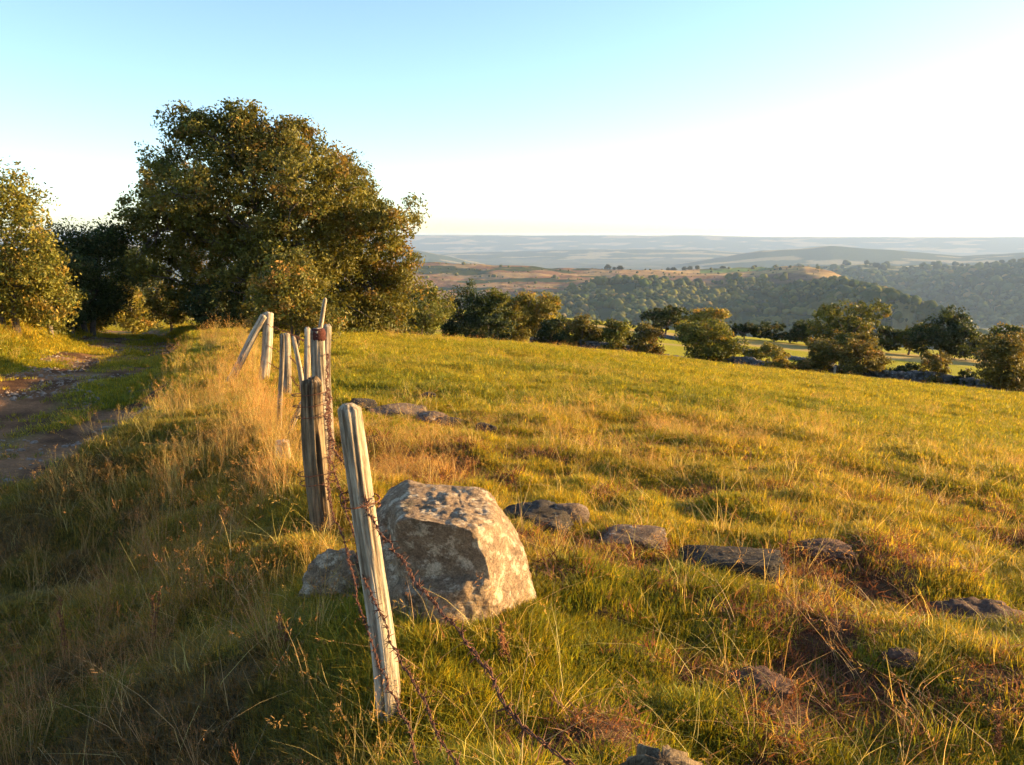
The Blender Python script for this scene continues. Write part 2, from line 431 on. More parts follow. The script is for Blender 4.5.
def c1(x, y, PX, T):
    n = fbm2(x / 90, y / 40, 4, 205); ds = ds1(PX); t = (y - 1450) / (ds - 1450)
    moor = lerp(np.array([.22, .115, .055]), np.array([.34, .22, .10]), ss(.4, .6, n)); moor = lerp(moor, np.array([.06, .07, .025]), ss(.56, .64, fbm2(x / 120, y / 50, 4, 207)))
    field = np.where((t > .86)[:, None] & ((PX > 700) & (PX < 775))[:, None], np.array([.17, .23, .07]), np.array([.46, .30, .12]))
    stripe = ss(.50, .56, fbm2(x / 300, y / 60, 3, 209))
    field = lerp(field, np.array([.20, .12, .07]), np.maximum(stripe * .5, ss(.80, .74, t)))
    c = lerp(moor, field, ss(600, 650, PX)); fl = lerp(np.array([.05, .065, .02]), np.array([.2, .17, .06]), ss(.52, .6, fbm2(x / 70, y / 70, 3, 233)))
    c = lerp(c, fl, wood1(x, y, PX, T)); return c
h1, x1, y1, zz1, P1, T1 = hill('hills', 'long ridge across the valley, moor on its back and woods on its flank', (300, 1080, 620), d1, z1, c1, 190, M['land'], 20, 300, 301)
# second hill, right and farther
K2 = [740, 800, 860, 900, 960, 1024, 1150]
def ds2(px): return np.interp(px, K2, [5200, 5000, 4800, 4800, 4600, 4400, 4200])
def sky2(px): return np.interp(px, K2, [272, 266, 264, 266, 266, 262, 258])
def d2(PX, T): ds = ds2(PX); return np.where(T < .75, 2700 + (ds - 2700) * T / .75, ds + (T - .75) * 6000)
def z2(PX, T, D):
    ds = ds2(PX); zs = zat(sky2(PX), ds); db = ds - 700; zb = zat(sky2(PX) + 12, db); zl = zat(350, 2700)
    f = np.where(D > db, zb + (zs - zb) * (D - db) / 700, zl + (zb - zl) * ((D - 2700) / (db - 2700)) ** .8)
    return np.where(D > ds, zs - (D - ds) * .2, f)
def c2(x, y, PX, T):
    t = (y - 2700) / (ds2(PX) - 2700)
    n = fbm2(x / 260, y / 90, 4, 405); f = lerp(np.array([.09, .1, .04]), np.array([.46, .38, .16]), ss(.55, .6, n) * ss(.68, .76, t))
    return lerp(f, np.array([.05, .07, .025]), ss(.8, .7, t))
h2, x2, y2, zz2, P2, T2 = hill('hills', 'second wooded hill at the right with thin pale fields on its top', (740, 1160, 360), d2, z2, c2, 150, M['land'], 11, 420, 401)
# blue ridges beyond
def mk_ridge(label, pxs, ks, sk, dist, depth, seed, amp):
    def d_(PX, T): return dist - depth + T * depth * 2
    def z_(PX, T, D):
        zs = zat(np.interp(PX, ks, sk), dist); q = np.abs(D - dist) / depth
        return zs + (-330 - zs) * (q ** 1.2)
    def c_(x, y, PX, T): return lerp(np.array([.05, .07, .03]), np.array([.26, .22, .11]), ss(.55, .62, fbm2(x / 500, y / 260, 4, seed)))
    hill('hills', label, pxs, d_, z_, c_, 60, M['landfar'], amp, dist * .08, seed)
mk_ridge('hazy blue ridge at the right below the horizon', (640, 1250, 260), [640, 700, 760, 830, 900, 960, 1024, 1250], [270, 260, 251, 246, 251, 256, 252, 246], 8600, 1700, 501, 14)
mk_ridge('hazy blue spur behind the big round tree', (-80, 520, 200), [-80, 100, 200, 400, 430, 470, 520], [245, 240, 243, 247, 252, 261, 270], 8000, 1500, 511, 12)
mk_ridge('low hazy upland in the middle of the distant plain', (380, 1000, 240), [380, 450, 560, 700, 800, 1000], [262, 254, 250, 250, 256, 262], 11500, 1500, 521, 14)
mk_ridge('farthest pale upland forming the horizon', (-320, 1400, 420), [-320, 100, 440, 700, 760, 1000, 1400], [236, 236, 235, 235.5, 237, 237, 238], 16500, 2200, 531, 16)

# ------------------------------------------------------------------ air
me = bpy.data.meshes.new('haze'); hb = 21000.0; z0, z1_ = -420.0, 40.0
vs = [(x, y, z) for z in (z0, z1_) for x, y in ((-hb, -hb), (hb, -hb), (hb, hb), (-hb, hb))]
me.from_pydata(vs, [], [(3, 2, 1, 0), (4, 5, 6, 7), (0, 1, 5, 4), (1, 2, 6, 5), (2, 3, 7, 6), (3, 0, 4, 7)])
hm = bpy.data.materials.new('haze_air'); hm.use_nodes = True; t_ = hm.node_tree; t_.nodes.clear()
vo = t_.nodes.new('ShaderNodeVolumePrincipled'); vo.inputs['Color'].default_value = (.46, .63, .95, 1); vo.inputs['Density'].default_value = .000052
vo.inputs['Anisotropy'].default_value = .1
mo = t_.nodes.new('ShaderNodeOutputMaterial'); t_.links.new(vo.outputs[0], mo.inputs['Volume'])
me.materials.append(hm); o = link('haze', me); tag(o, 'thin evening haze lying over the valley', 'haze', kind='stuff')

# ------------------------------------------------------------------ far woods (one mass of crowns)
def ico(n):
    import bmesh
    b = bmesh.new(); bmesh.ops.create_icosphere(b, subdivisions=n, radius=1); b.verts.ensure_lookup_table()
    v = np.array([q.co[:] for q in b.verts]); f = np.array([[q.index for q in t.verts] for t in b.faces]); b.free(); return v, f
ICO1, ICO1F = ico(1); ICO2, ICO2F = ico(2)
def blob_wood(name, label, pts, size, seed, colors, small=None):
    r_ = np.random.default_rng(seed); n = len(pts); iv, jf = ICO2, ICO2F
    s = size * np.exp(r_.normal(-.12, .38, n)).clip(.35, 2.0) * (.7 + .6 * fbm2(pts[:, 0] / 90, pts[:, 1] / 90, 2, 7))
    if small is not None: s = s * np.where(small, .45, 1)
    v = iv[None] * (1 + .38 * (r_.random((n, len(iv))) - .5))[..., None]
    v = v * np.stack([s, s, s * r_.uniform(.7, 1.15, n)], -1)[:, None] + pts[:, None] + np.array([0, 0, 1.0]) * (s * .55)[:, None, None]
    f = (jf[None] + (np.arange(n) * len(iv))[:, None, None]).reshape(-1, 3)
    k = r_.random(n)[:, None]; k = np.clip(.5 * k + ss(.4, .62, fbm2(pts[:, 0] / 110, pts[:, 1] / 60, 3, 17))[:, None] * .8, 0, 1); c = colors[0] * (1 - k) + colors[1] * k; c = c * r_.uniform(.6, 1.5, (n, 1))
    hot = r_.random(n) < .06; c[hot] = np.array([.20, .15, .05]); c = np.repeat(c, len(iv), 0)
    o = link(name, mesh_np(name, v.reshape(-1, 3), f, [M['farwood']], {'tint': ('POINT', 'FLOAT_COLOR', rgba(c))}, smooth=True))
    tag(o, label, 'woods', kind='stuff')
r_ = np.random.default_rng(5)
def sample_grid(x, y, z, PX, n, r_):
    nI, nJ = x.shape; a = r_.random(n) * (nI - 1.001); b = r_.random(n) * (nJ - 1.001); i0 = a.astype(int); j0 = b.astype(int); fa = a - i0; fb = b - j0
    def q(g): return (g[i0, j0] * (1 - fa) + g[i0 + 1, j0] * fa) * (1 - fb) + (g[i0, j0 + 1] * (1 - fa) + g[i0 + 1, j0 + 1] * fa) * fb
    return q(x), q(y), q(z), q(PX)
sx, sy, sz, sp = sample_grid(x1, y1, zz1, P1, 60000, r_)
wd = wood1(sx, sy, sp, None); n_ = fbm2(sx / 70, sy / 70, 3, 233)
edge = (sy < ds1(sp) + 60)
keep = (r_.random(len(sx)) < ss(.38, .47, n_) * wd) & edge & (sy > 1480)
# hedgerow lines on the top
hedge = (np.abs(((sy - ds1(sp)) * .012 + sx * .0012) % 1.0 - .5) < .035) & (r_.random(len(sx)) < .4) & edge & (~keep)
kk = keep | hedge
blob_wood('woods', 'dark broadleaf woods covering the flank of the ridge', np.stack([sx, sy, sz], -1)[kk][:21000], 6.2, 71, (np.array([.028, .05, .012]), np.array([.13, .12, .028])), hedge[kk][:21000])
sx, sy, sz, sp = sample_grid(x2, y2, zz2, P2, 14000, r_)
t_2 = (sy - 2700) / (ds2(sp) - 2700); k2 = (t_2 < .74 + .1 * (r_.random(len(sx)) - .5)) | (r_.random(len(sx)) < .10)
k2 &= t_2 < 1.02
blob_wood('woods', 'hazy woods on the second hill at the right', np.stack([sx, sy, sz], -1)[k2][:7500], 12, 72, (np.array([.04, .065, .02]), np.array([.075, .09, .03])))

# ------------------------------------------------------------------ trees
def leaf_quads(cent, nrm, size, r_):
    n = len(cent); t = r_.normal(size=(n, 3)); t -= nrm * (t * nrm).sum(1)[:, None]; t /= np.linalg.norm(t, axis=1)[:, None] + 1e-9
    b = np.cross(nrm, t); s = (size * r_.uniform(.6, 1.35, n))[:, None]
    v = np.stack([cent - t * s, cent - b * s * .48 + nrm * s * .12, cent + t * s, cent + b * s * .48 + nrm * s * .12], 1)
    return v.reshape(-1, 3)
def branchy(mb, a, b, r0, r1, r_, wob=.12, sides=6, seg=7):
    a = np.asarray(a, float); b = np.asarray(b, float); t = np.linspace(0, 1, seg)[:, None]; L = np.linalg.norm(b - a)
    p = a + (b - a) * t; o_ = np.cumsum(r_.normal(size=(seg, 3)) * wob * L / seg, 0); o_ = o_ - o_[:1] - (o_[-1:] - o_[:1]) * t
    o_[:, 2] += (np.sin(t[:, 0] * math.pi)) * L * .06
    p = p + o_; v, f = tube(p, np.linspace(r0, r1, seg), sides, caps=False); mb.add(v, f); return p
def tree(name, label, cat, base, lobes, nclus, per, leaf, tints, r_, trunk_r=.2, crad=.3, group=None, stems=1, shell=.5, limb_n=90, shade=None):
    """lobes: rows (cx,cy,cz,rx,ry,rz) relative to base"""
    root = thing(name, label, cat, base, group); lobes = np.asarray(lobes, float)
    vol = (lobes[:, 3] * lobes[:, 4] * lobes[:, 5]) ** .75; k = r_.choice(len(lobes), nclus, p=vol / vol.sum())
    d = r_.normal(size=(nclus, 3)); d /= np.linalg.norm(d, axis=1)[:, None]; rad = shell + (1 - shell) * r_.random(nclus) ** .6
    wob = 1 + .28 * (r_.random(nclus) - .5)
    cc = lobes[k, :3] + d * (rad * wob)[:, None] * lobes[k, 3:]
    cc = cc[cc[:, 2] > .05]; nclus = len(cc)
    # leaves in clumps
    cr = crad * r_.uniform(.5, 1.35, nclus); n = nclus * per; ci = np.repeat(np.arange(nclus), per)
    q = r_.normal(size=(n, 3)); qn = np.linalg.norm(q, axis=1)[:, None]; q = q / qn * (r_.random(n)[:, None] ** .45)
    pos = cc[ci] + q * cr[ci][:, None] * np.array([1.15, 1.15, .8])
    nr_ = q + r_.normal(size=(n, 3)) * .8 + np.array([0, 0, .35]); nr_ /= np.linalg.norm(nr_, axis=1)[:, None]
    v = leaf_quads(pos, nr_, leaf, r_); f = np.arange(n * 4).reshape(-1, 4)
    t0, t1 = np.asarray(tints[0]), np.asarray(tints[1]); kk = r_.random(nclus)[ci][:, None]; c = t0 * (1 - kk) + t1 * kk
    c = c * r_.uniform(.6, 1.4, (n, 1)) * r_.uniform(.8, 1.2, (nclus, 1))[ci]
    if len(tints) > 2:
        h_ = r_.random(nclus)[ci] < .12; c[h_] = np.asarray(tints[2]) * r_.uniform(.7, 1.3, (h_.sum(), 1))
    me = mesh_np('crown', v, f, [M['leaf']], {'tint': ('POINT', 'FLOAT_COLOR', rgba(np.repeat(c, 4, 0)))}, smooth=False)
    link('crown', me, root)
    # trunk and limbs
    mb = MB(); cen = lobes[:, :3].mean(0); top = lobes[:, 2].max()
    order = np.argsort(-vol); limbs = []
    for s_ in range(stems):
        off = np.array([r_.normal() * .12 * trunk_r * 6, r_.normal() * .1 * trunk_r * 6, 0]) if stems > 1 else np.zeros(3)
        fork = np.array([cen[0] * .35, cen[1] * .35, max(.25, min(cen[2] * .55, top * .35))]) + off * 1.6
        branchy(mb, off + np.array([0, 0, -.25]), fork, trunk_r / math.sqrt(stems) * 1.15, trunk_r / math.sqrt(stems) * .8, r_, .1, 9)
        for li in order[s_::stems][:10]:
            p = branchy(mb, fork, lobes[li, :3], trunk_r / math.sqrt(stems) * .5, trunk_r * .16, r_, .25, 6, 8); limbs.append(p)
    P_ = np.concatenate(limbs)
    for ci_ in r_.choice(nclus, min(limb_n, nclus), replace=False):
        tgt = cc[ci_]; dd = np.linalg.norm(P_ - tgt, axis=1) + (P_[:, 2] > tgt[2]) * .5; a = P_[np.argmin(dd)]
        branchy(mb, a, tgt, trunk_r * .12, trunk_r * .03 + .003, r_, .3, 4, 5)
    link('trunk', mb.mesh('trunk', [M['bark']]), root); return root

def auto_tree(name, label, cat, pxl, pxr, pyt, y, tints, dens=1.0, seed=0, group=None, low=0.0, stems=1, leaf=None, pyb=None, top=None, dz=0):
    """a tree or bush of the width and height seen, standing on the ground at northing y"""
    r_ = np.random.default_rng(seed + 900); pc = (pxl + pxr) / 2
    d = ray(pc, pyt); P = CAM + d * (y / d[1]); x = P[0]; g = gh(x, y) + dz; ht = P[2] - g
    dist = math.hypot(x, y); wd = (pxr - pxl) / F * y * (1.0 if y < 40 else .88 if y < 90 else 1.22); ht = max(ht * (1 if y < 40 else .93), .5)
    lob = [(0, 0, low * ht + (1 - low) * ht * .5, wd * .29, wd * .3, (1 - low) * ht * .36)]
    for _ in range(r_.integers(10, 15)):
        a = r_.uniform(0, 6.28); q = r_.uniform(.35, .72); h_ = r_.uniform(.15, .88)
        s_ = r_.uniform(.09, .22); hh = low + (1 - low) * h_; wz = math.sqrt(max(.1, 1 - (2 * (h_ - .45)) ** 2))
        lob.append((math.cos(a) * q * wd * .62 * wz, math.sin(a) * q * wd * .5 * wz, hh * ht, wd * s_, wd * s_, ht * s_ * .75))
    lob = np.array(lob); lob[:, [2, 5]] *= ht / (lob[:, 2] + lob[:, 5] * 1.02).max()
    x0 = (lob[:, 0] - lob[:, 3]).min(); x1_ = (lob[:, 0] + lob[:, 3]).max(); k_ = wd / (x1_ - x0); lob[:, 0] -= (x0 + x1_) / 2; lob[:, [0, 1, 3, 4]] *= k_
    lob[:, 2] = np.maximum(lob[:, 2], lob[:, 5] * .8)
    lf = leaf or max(.032, dist * .0016)
    area = wd * ht; n = int(np.clip(area / (lf * lf) * 6 * dens, 900, 80000)); per = 40 if n > 6000 else 22
    return tree(name, label, cat, (x, y, g), lob, max(20, n // per), per, lf, tints, r_, trunk_r=max(.05, ht * .032), crad=max(.18, min(wd, ht) * .11), group=group, stems=stems, limb_n=50)

G1 = ((.075, .09, .016), (.16, .155, .026), (.24, .17, .03))       # dark broadleaf
G2 = ((.15, .15, .025), (.30, .23, .04), (.40, .24, .05))           # yellowing
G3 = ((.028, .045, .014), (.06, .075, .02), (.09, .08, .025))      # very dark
G4 = ((.09, .085, .02), (.18, .14, .03), (.25, .15, .04))          # russet bush

# the big round tree: lobes follow its outline
BY = 26.0
def plobe(px, py, r, dy=0, k=1.0):
    P = at_y(px, py, BY + dy); s = BY / F * 1.02
    return (P[0] - BX, dy, P[2] - BZ, r * s, r * s * k, r * s * .92)
BX = at_y(285, 300, BY)[0]; BZ = gh(BX, BY)
rl = np.random.default_rng(3)
LB = [(226, 146, 42), (205, 135, 24), (270, 158, 42), (300, 178, 44), (335, 190, 38), (362, 208, 34), (384, 228, 32), (392, 262, 30), (398, 295, 26), (180, 190, 40), (160, 232, 32),
      (150, 208, 24), (160, 262, 26), (185, 150, 18), (165, 170, 14), (230, 215, 58), (300, 245, 56), (195, 285, 36), (350, 285, 44), (260, 295, 46), (215, 310, 30), (310, 305, 34), (378, 308, 24), (205, 240, 44), (340, 240, 40), (250, 130, 28), (400, 215, 18), (408, 252, 18), (385, 318, 26), (345, 312, 30), (404, 280, 22), (165, 160, 26), (150, 186, 24), (185, 128, 24), (300, 142, 26), (345, 172, 26), (135, 235, 14), (145, 270, 18), (170, 300, 26), (240, 120, 20), (290, 140, 24), (330, 160, 20)]
lob = []
for (a, b, c) in LB:
    for _ in range(2 if c > 30 else 1):
        lob.append(plobe(a + rl.normal() * 3, b + rl.normal() * 3, c * .86, rl.uniform(-1, 1) * (2.6 if c > 30 else 1.6) * (1 if b > 170 else .6)))
tree('broadleaf_tree', 'big round broadleaf tree beside the track, its right side lit gold', 'tree', (BX, BY, BZ), lob, 2500, 62, .060,
     ((.08, .09, .016), (.18, .15, .025), (.24, .15, .033)), np.random.default_rng(12), .30, .33, shell=.42, limb_n=420, stems=3)

auto_tree('hawthorn_bush', 'rounded hawthorn bush behind the fence posts, in front of the big tree', 'bush', 238, 342, 250, 15.5, ((.08, .095, .018), (.23, .18, .032), (.40, .22, .05)), .75, 101, low=.06, stems=3, leaf=.036)
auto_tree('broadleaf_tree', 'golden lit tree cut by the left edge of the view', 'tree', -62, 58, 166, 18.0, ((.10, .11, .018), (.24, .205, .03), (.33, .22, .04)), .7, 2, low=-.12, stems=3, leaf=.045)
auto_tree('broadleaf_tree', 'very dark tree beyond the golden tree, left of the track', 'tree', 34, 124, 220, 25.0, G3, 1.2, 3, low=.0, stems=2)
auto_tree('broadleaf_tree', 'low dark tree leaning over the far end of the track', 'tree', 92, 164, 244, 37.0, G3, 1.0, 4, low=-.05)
auto_tree('bush', 'bright bush on the bank under the dark trees, left of the track', 'bush', 62, 124, 276, 27.0, G2, 1, 5)
auto_tree('bush', 'yellow green bush closing the far end of the track', 'bush', 106, 154, 284, 33.0, G2, 1, 6)
auto_tree('broom_bush', 'twiggy broom bush right of the track, left of the big tree', 'bush', 146, 190, 284, 30.0, G4, .8, 7)
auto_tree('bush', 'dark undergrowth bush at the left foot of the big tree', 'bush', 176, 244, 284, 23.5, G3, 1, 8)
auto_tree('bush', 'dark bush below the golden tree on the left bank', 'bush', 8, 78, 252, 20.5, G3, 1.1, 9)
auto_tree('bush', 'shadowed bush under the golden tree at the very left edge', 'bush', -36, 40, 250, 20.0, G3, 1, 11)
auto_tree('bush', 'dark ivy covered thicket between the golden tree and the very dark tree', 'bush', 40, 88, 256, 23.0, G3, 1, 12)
auto_tree('bush', 'low bush against the right foot of the big tree', 'bush', 328, 392, 292, 27.5, G1, 1, 10)

HG = 'trees and bushes along the pasture edge'
hed = [ # pxl,pxr,pyt,y,tints,label
 (384, 424, 288, 58, G3, 'dark tree half hidden by the right side of the big tree'),
 (408, 448, 281, 62, G1, 'olive tree next to the big tree, first clear one of the row'),
 (446, 486, 281, 66, G3, 'tall very dark tree in the row right of the big tree'),
 (474, 512, 291, 66, G1, 'olive green tree just right of the tall dark one'),
 (500, 532, 294, 67, G2, 'yellow green tree in the middle of the row'),
 (524, 560, 295, 68, G2, 'bright yellow green tree ending the tall part of the row'),
 (402, 440, 306, 55, G1, 'low bush in front of the olive tree beside the big tree'),
 (470, 510, 316, 60, G3, 'dark round bush at the foot of the olive row'),
 (530, 572, 320, 62, G3, 'dark low bush at the start of the stone wall'),
 (562, 604, 317, 61, G4, 'brownish bush right of the dark low one'),
 (598, 634, 321, 59, G1, 'olive bush with a gap of bright field on its right'),
 (632, 668, 324, 57, G4, 'small russet bush left of the widest bush'),
 (668, 752, 319, 54, G1, 'widest bush on the wall, olive with a russet rim'),
 (760, 794, 346, 50, G2, 'small loose bush standing alone before the wall gap'),
 (796, 846, 340, 48.5, G4, 'brown bush on the wall, left one of a joined pair'),
 (832, 892, 336, 47.5, G4, 'tall russet bush on the wall, right one of a joined pair'),
 (918, 956, 353, 45.5, G4, 'small thin brown bush alone on the wall'),
 (974, 1040, 332, 42.5, G4, 'large purple brown bush at the right end of the wall'),
 (584, 616, 332, 60.5, G3, 'low dark scrub between the brownish bush and the olive bush'),
 (622, 646, 336, 59.5, G3, 'low dark scrub between the olive bush and the small russet bush'),
 (742, 768, 352, 53, G1, 'low scrub filling the wall line right of the widest bush'),
 (886, 924, 366, 47, G3, 'low dark scrub on the wall between the tall russet bush and the thin one'),
 (950, 982, 371, 44.5, G3, 'low dark scrub on the wall right of the small thin brown bush'),
]
for k, (a, b, t, y, c, l) in enumerate(hed): auto_tree('bush' if y < 58 or t > 310 else 'broadleaf_tree', l, 'bush' if y < 58 or t > 310 else 'tree', a - (9 if b < 570 else 1), b + (9 if b < 570 else 1), t - 5, y, c, 1.0, 20 + k, HG, stems=1 if y > 58 else 2)
HB = 'trees and hedge bushes beyond the second field'
back = [
 (640, 692, 302, 105, G3, 'dark round tree beyond the second field, left of the widest bush', 'tree'),
 (688, 724, 305, 100, G2, 'sunlit tree top showing above the widest bush', 'tree'),
 (724, 766, 322, 112, G3, 'hedge clump just right of the widest bush', 'hedge bush'),
 (758, 794, 321, 114, G3, 'dark low hedge clump in the long hedge behind the second field', 'hedge bush'),
 (786, 830, 319, 116, G3, 'dark hedge clump left of the broad olive tree', 'hedge bush'),
 (818, 882, 298, 108, G1, 'broad olive tree behind the second field, lit on its right', 'tree'),
 (866, 900, 324, 112, G3, 'low hedge clump right of the broad olive tree', 'hedge bush'),
 (890, 932, 321, 110, G1, 'brown hedge clump left of the dark pine', 'hedge bush'),
 (922, 980, 304, 106, G3, 'flat topped dark pine beyond the second field', 'pine tree'),
 (968, 1010, 330, 108, G3, 'low dark clump right of the dark pine', 'hedge bush'),
 (996, 1050, 320, 98, G1, 'olive tree cut by the right edge beyond the second field', 'tree'),
 (600, 640, 330, 112, G3, 'dark hedge clump seen between the bushes at the wall start', 'hedge bush'),
 (560, 604, 322, 112, G1, 'olive hedge clump behind the brownish bush', 'hedge bush'),
]
for k, (a, b, t, y, c, l, ct) in enumerate(back): auto_tree({'tree': 'broadleaf_tree', 'pine tree': 'pine_tree', 'hedge bush': 'hedge_bush'}[ct], l, ct, a, b, t, y, c, 1.1, 60 + k, HB)
# lone trees on the crest
r_ = np.random.default_rng(8); crest = [(608, 262), (614, 263), (620, 263), (668, 262), (673, 263), (684, 265), (690, 263), (697, 262), (723, 261), (755, 262), (775, 262)]
proto = None
for k, (px, pt) in enumerate(crest):
    d = ds1(np.array([px]))[0]; 
    az = (px - W / 2) / F * .99; x = az * d; g = zz1[np.argmin(np.abs(P1[:, 0] - px)), int(.75 * 189)]
    s_ = 15 + 4 * r_.random()
    if proto is None:
        lob_ = [(0, 0, 9, 8, 8, 7), (5, 0, 7, 5, 5, 5), (-6, 1, 7, 5, 5, 5)]
        proto = tree('far_tree', 'tiny dark tree standing on the crest of the ridge', 'tree', (x, d, g - 1), lob_, 60, 20, 1.5, G3, r_, .5, 2.5, 'lone trees on the ridge crest', limb_n=5); continue
    q = proto.copy(); COL.objects.link(q); q.location = (x, d - 5, g - 1); q.rotation_euler.z = r_.uniform(0, 6); q.scale = [r_.uniform(.5, 1.2), r_.uniform(.5, 1.0), r_.uniform(.5, .9)]
    for ch in list(proto.children):
        c = ch.copy(); COL.objects.link(c); c.parent = q

# ------------------------------------------------------------------ rocks
def rock(name, label, cat, cen, size, seed, mat, planes=9, rough=.06, sub=5, group=None, rot=0, custom=None, sharp=14, buried=.25, mats_extra=None):
    v, f = ico(sub); r_ = np.random.default_rng(seed)
    if custom is not None: pl = np.array([c[:3] for c in custom], float); dd = np.array([c[3] for c in custom])
    else:
        pl = r_.normal(size=(planes, 3)); pl[:, 2] = np.abs(pl[:, 2]) * .8; dd = r_.uniform(.72, 1.0, planes)
        pl = np.concatenate([pl, [[1, 0, 0], [-1, 0, 0], [0, 1, 0], [0, -1, 0], [0, 0, 1], [0, 0, -1]]]); dd = np.concatenate([dd, np.full(6, 1.0)])
    pl = pl / np.linalg.norm(pl, axis=1)[:, None]
    dot = np.maximum(v @ pl.T, 1e-3) / dd; rad = 1 / (np.sum(dot ** sharp, 1) ** (1 / sharp))
    p = v * rad[:, None]
    n = fbm3(p * 1.7 + seed, 5, seed) - .5; n2 = fbm3(p * 6 + seed, 4, seed + 3) - .5; n3 = fbm3(p * 20, 3, seed + 6) - .5
    p = p * (1 + rough * 2.4 * n + rough * 1.6 * n2 + rough * .6 * n3)[:, None]
    p = p * np.asarray(size)
    if rot: c, s = math.cos(rot), math.sin(rot); p = np.stack([p[:, 0] * c - p[:, 1] * s, p[:, 0] * s + p[:, 1] * c, p[:, 2]], -1)
    o = link(name, mesh_np(name, p, f, [mat]), loc=(cen[0], cen[1], cen[2] + size[2] * (1 - 2 * buried)))
    return tag(o, label, cat, group), p

# the boulder
bp = at_y(455, 612, 3.72); bg_ = gh(bp[0], bp[1] - .4); print('g near boulder', [round(gh(a, b), 2) for a in (-.5, -.2, .1) for b in (3.2, 3.6, 4)])
BO = np.array([bp[0], 3.80, bg_])
def boulder():
    v, f = ico(7)
    pl = np.array([[-.28, -.96, .04, .345], [.42, -.90, .03, .350], [.84, -.50, .16, .335], [.6, .8, .1, .40], [-.9, .3, .1, .40], [.05, .02, 1, .375], [-.45, -.2, .85, .455], [.70, .1, .62, .415], [.42, -.45, .80, .50], [0, 0, -1, .4], [.2, 1, .3, .42], [-.85, -.5, .2, .36], [.98, .3, .1, .40]])
    d = pl[:, 3]; n = pl[:, :3] / np.linalg.norm(pl[:, :3], axis=1)[:, None]
    dot = np.maximum(v @ n.T, 1e-3) / d; rad = 1 / (np.sum(dot ** 34, 1) ** (1 / 34)); p = v * rad[:, None]
    nf = np.array([-.28, -.96, 0]); fr = ss(.10, .24, p @ nf)
    lz = .14 + .10 * p[:, 0] + .05 * (fbm3(p * 6, 3, 2) - .5)
    up = ss(lz - .008, lz + .012, p[:, 2]) * ss(-.28, -.20, p[:, 0]); cd = .200 + .05 * ss(.2, .42, p[:, 2])
    p = p - nf * (np.maximum(0, p @ nf - cd) * up)[:, None]
    cl = np.exp(-((p[:, 0] + .21 + .25 * (p[:, 2] - .1)) / .04) ** 2) * ss(0, -.15, p[:, 1]); p = p + np.array([0, .10, -.02]) * cl[:, None]
    lf = ss(-.19, -.29, p[:, 0]); p = p + np.array([0, .16, -.035]) * lf[:, None]
    under = ss(.05, -.2, p[:, 2]) * fr * ss(.2, -.1, p[:, 0]); p = p + np.array([0, .07, 0]) * under[:, None]
    for s_, a_, sd_ in ((3, .055, 1), (8, .042, 2), (20, .018, 3), (60, .009, 4)):
        p = p + (p / np.linalg.norm(p, axis=1)[:, None]) * ((fbm3(p * s_ + sd_, 3, sd_ * 7) - .5) * a_)[:, None]
    p[:, 2] -= .05 * ss(.1, .5, np.abs(p[:, 0]))
    for (a_, b_, c_, d_, w_, k_) in ((.25, .1, 1, -.06, .004, .010), (.9, .2, .55, .26, .003, .006), (-.5, .3, 1, .20, .003, .008), (1, -.2, -.35, .04, .003, .007)):
        q_ = p @ np.array([a_, b_, c_]) - d_ + (fbm3(p * 4 + d_ * 9, 4, 61) - .5) * .16
        p = p * (1 - k_ / .4 * np.exp(-(q_ / w_) ** 2) * ss(.35, .5, fbm3(p * 3 + a_, 2, 63)))[:, None]
    o = link('boulder', mesh_np('boulder', p * np.array([.99, .97, 1.13]), f, [M['granite']]), loc=(BO[0] - .02, BO[1] - .31, BO[2] + .075))
    tag(o, 'large angular granite boulder with a ledge, just right of the leaning pale post', 'boulder')
boulder()
def rock_at(px, py, wpx, hpx, label, seed, mat, cat='rock', name='rock', depth=.8, **kw):
    P = hit(px, py); dd = np.linalg.norm(P - CAM); s = dd / F; wx = wpx * s / 2; hz = hpx * s * .64
    return rock(name, label, cat, (P[0], P[1] + wx * depth * .5, gh(P[0], P[1] + wx * depth * .4)), (wx, wx * depth, hz), seed, mat, **kw)
rock_at(334, 588, 58, 34, 'low grey stone with pale lichen at the foot of the dark rough post', 31, M['granite'], depth=.7, rough=.2)
rock_at(543, 528, 76, 19, 'low jagged stone behind the right side of the boulder', 32, M['darkrock'], rough=.2)
rock_at(572, 524, 34, 17, 'small brown stone lying just beyond the jagged one', 33, M['brownrock'])
rock_at(634, 546, 64, 11, 'rounded reddish brown stone half sunk in the grass', 34, M['brownrock'], rough=.12)
cst = [(1, 0, 0, .95), (-1, -.1, 0, .95), (0, 1, .1, .9), (-.05, -1, .1, .8), (.03, 0, 1, .62), (0, 0, -1, .9), (-.6, -.2, .8, .8), (.9, -.6, .1, 1.0)]
rock_at(737, 578, 94, 23, 'long dark flat topped block in the middle of the pasture', 35, M['darkrock'], name='rock', depth=.55, custom=cst, rough=.1, sharp=22, rot=-.12, sub=6)
RG = 'low rocks in a line behind the boulder'
rock_at(392, 418, 66, 11, 'longest low rock of the line behind the leaning post', 36, M['brownrock'], group=RG, rough=.12)
rock_at(432, 424, 34, 11, 'rounded brown rock in the middle of the low rock line', 37, M['brownrock'], group=RG, rough=.14)
rock_at(362, 410, 34, 9, 'dark low rock at the left end of the rock line', 40, M['darkrock'], group=RG, rough=.1)
rock_at(486, 434, 24, 9, 'small dark rock at the right end of the rock line', 38, M['darkrock'], group=RG, rough=.14)
rock_at(427, 399, 18, 6, 'lone small rock in the pasture beyond the rock line', 39, M['darkrock'])
rock_at(450, 428, 36, 9, 'thin dark slab between the brown and the small dark rock', 41, M['darkrock'], group=RG, rough=.12)
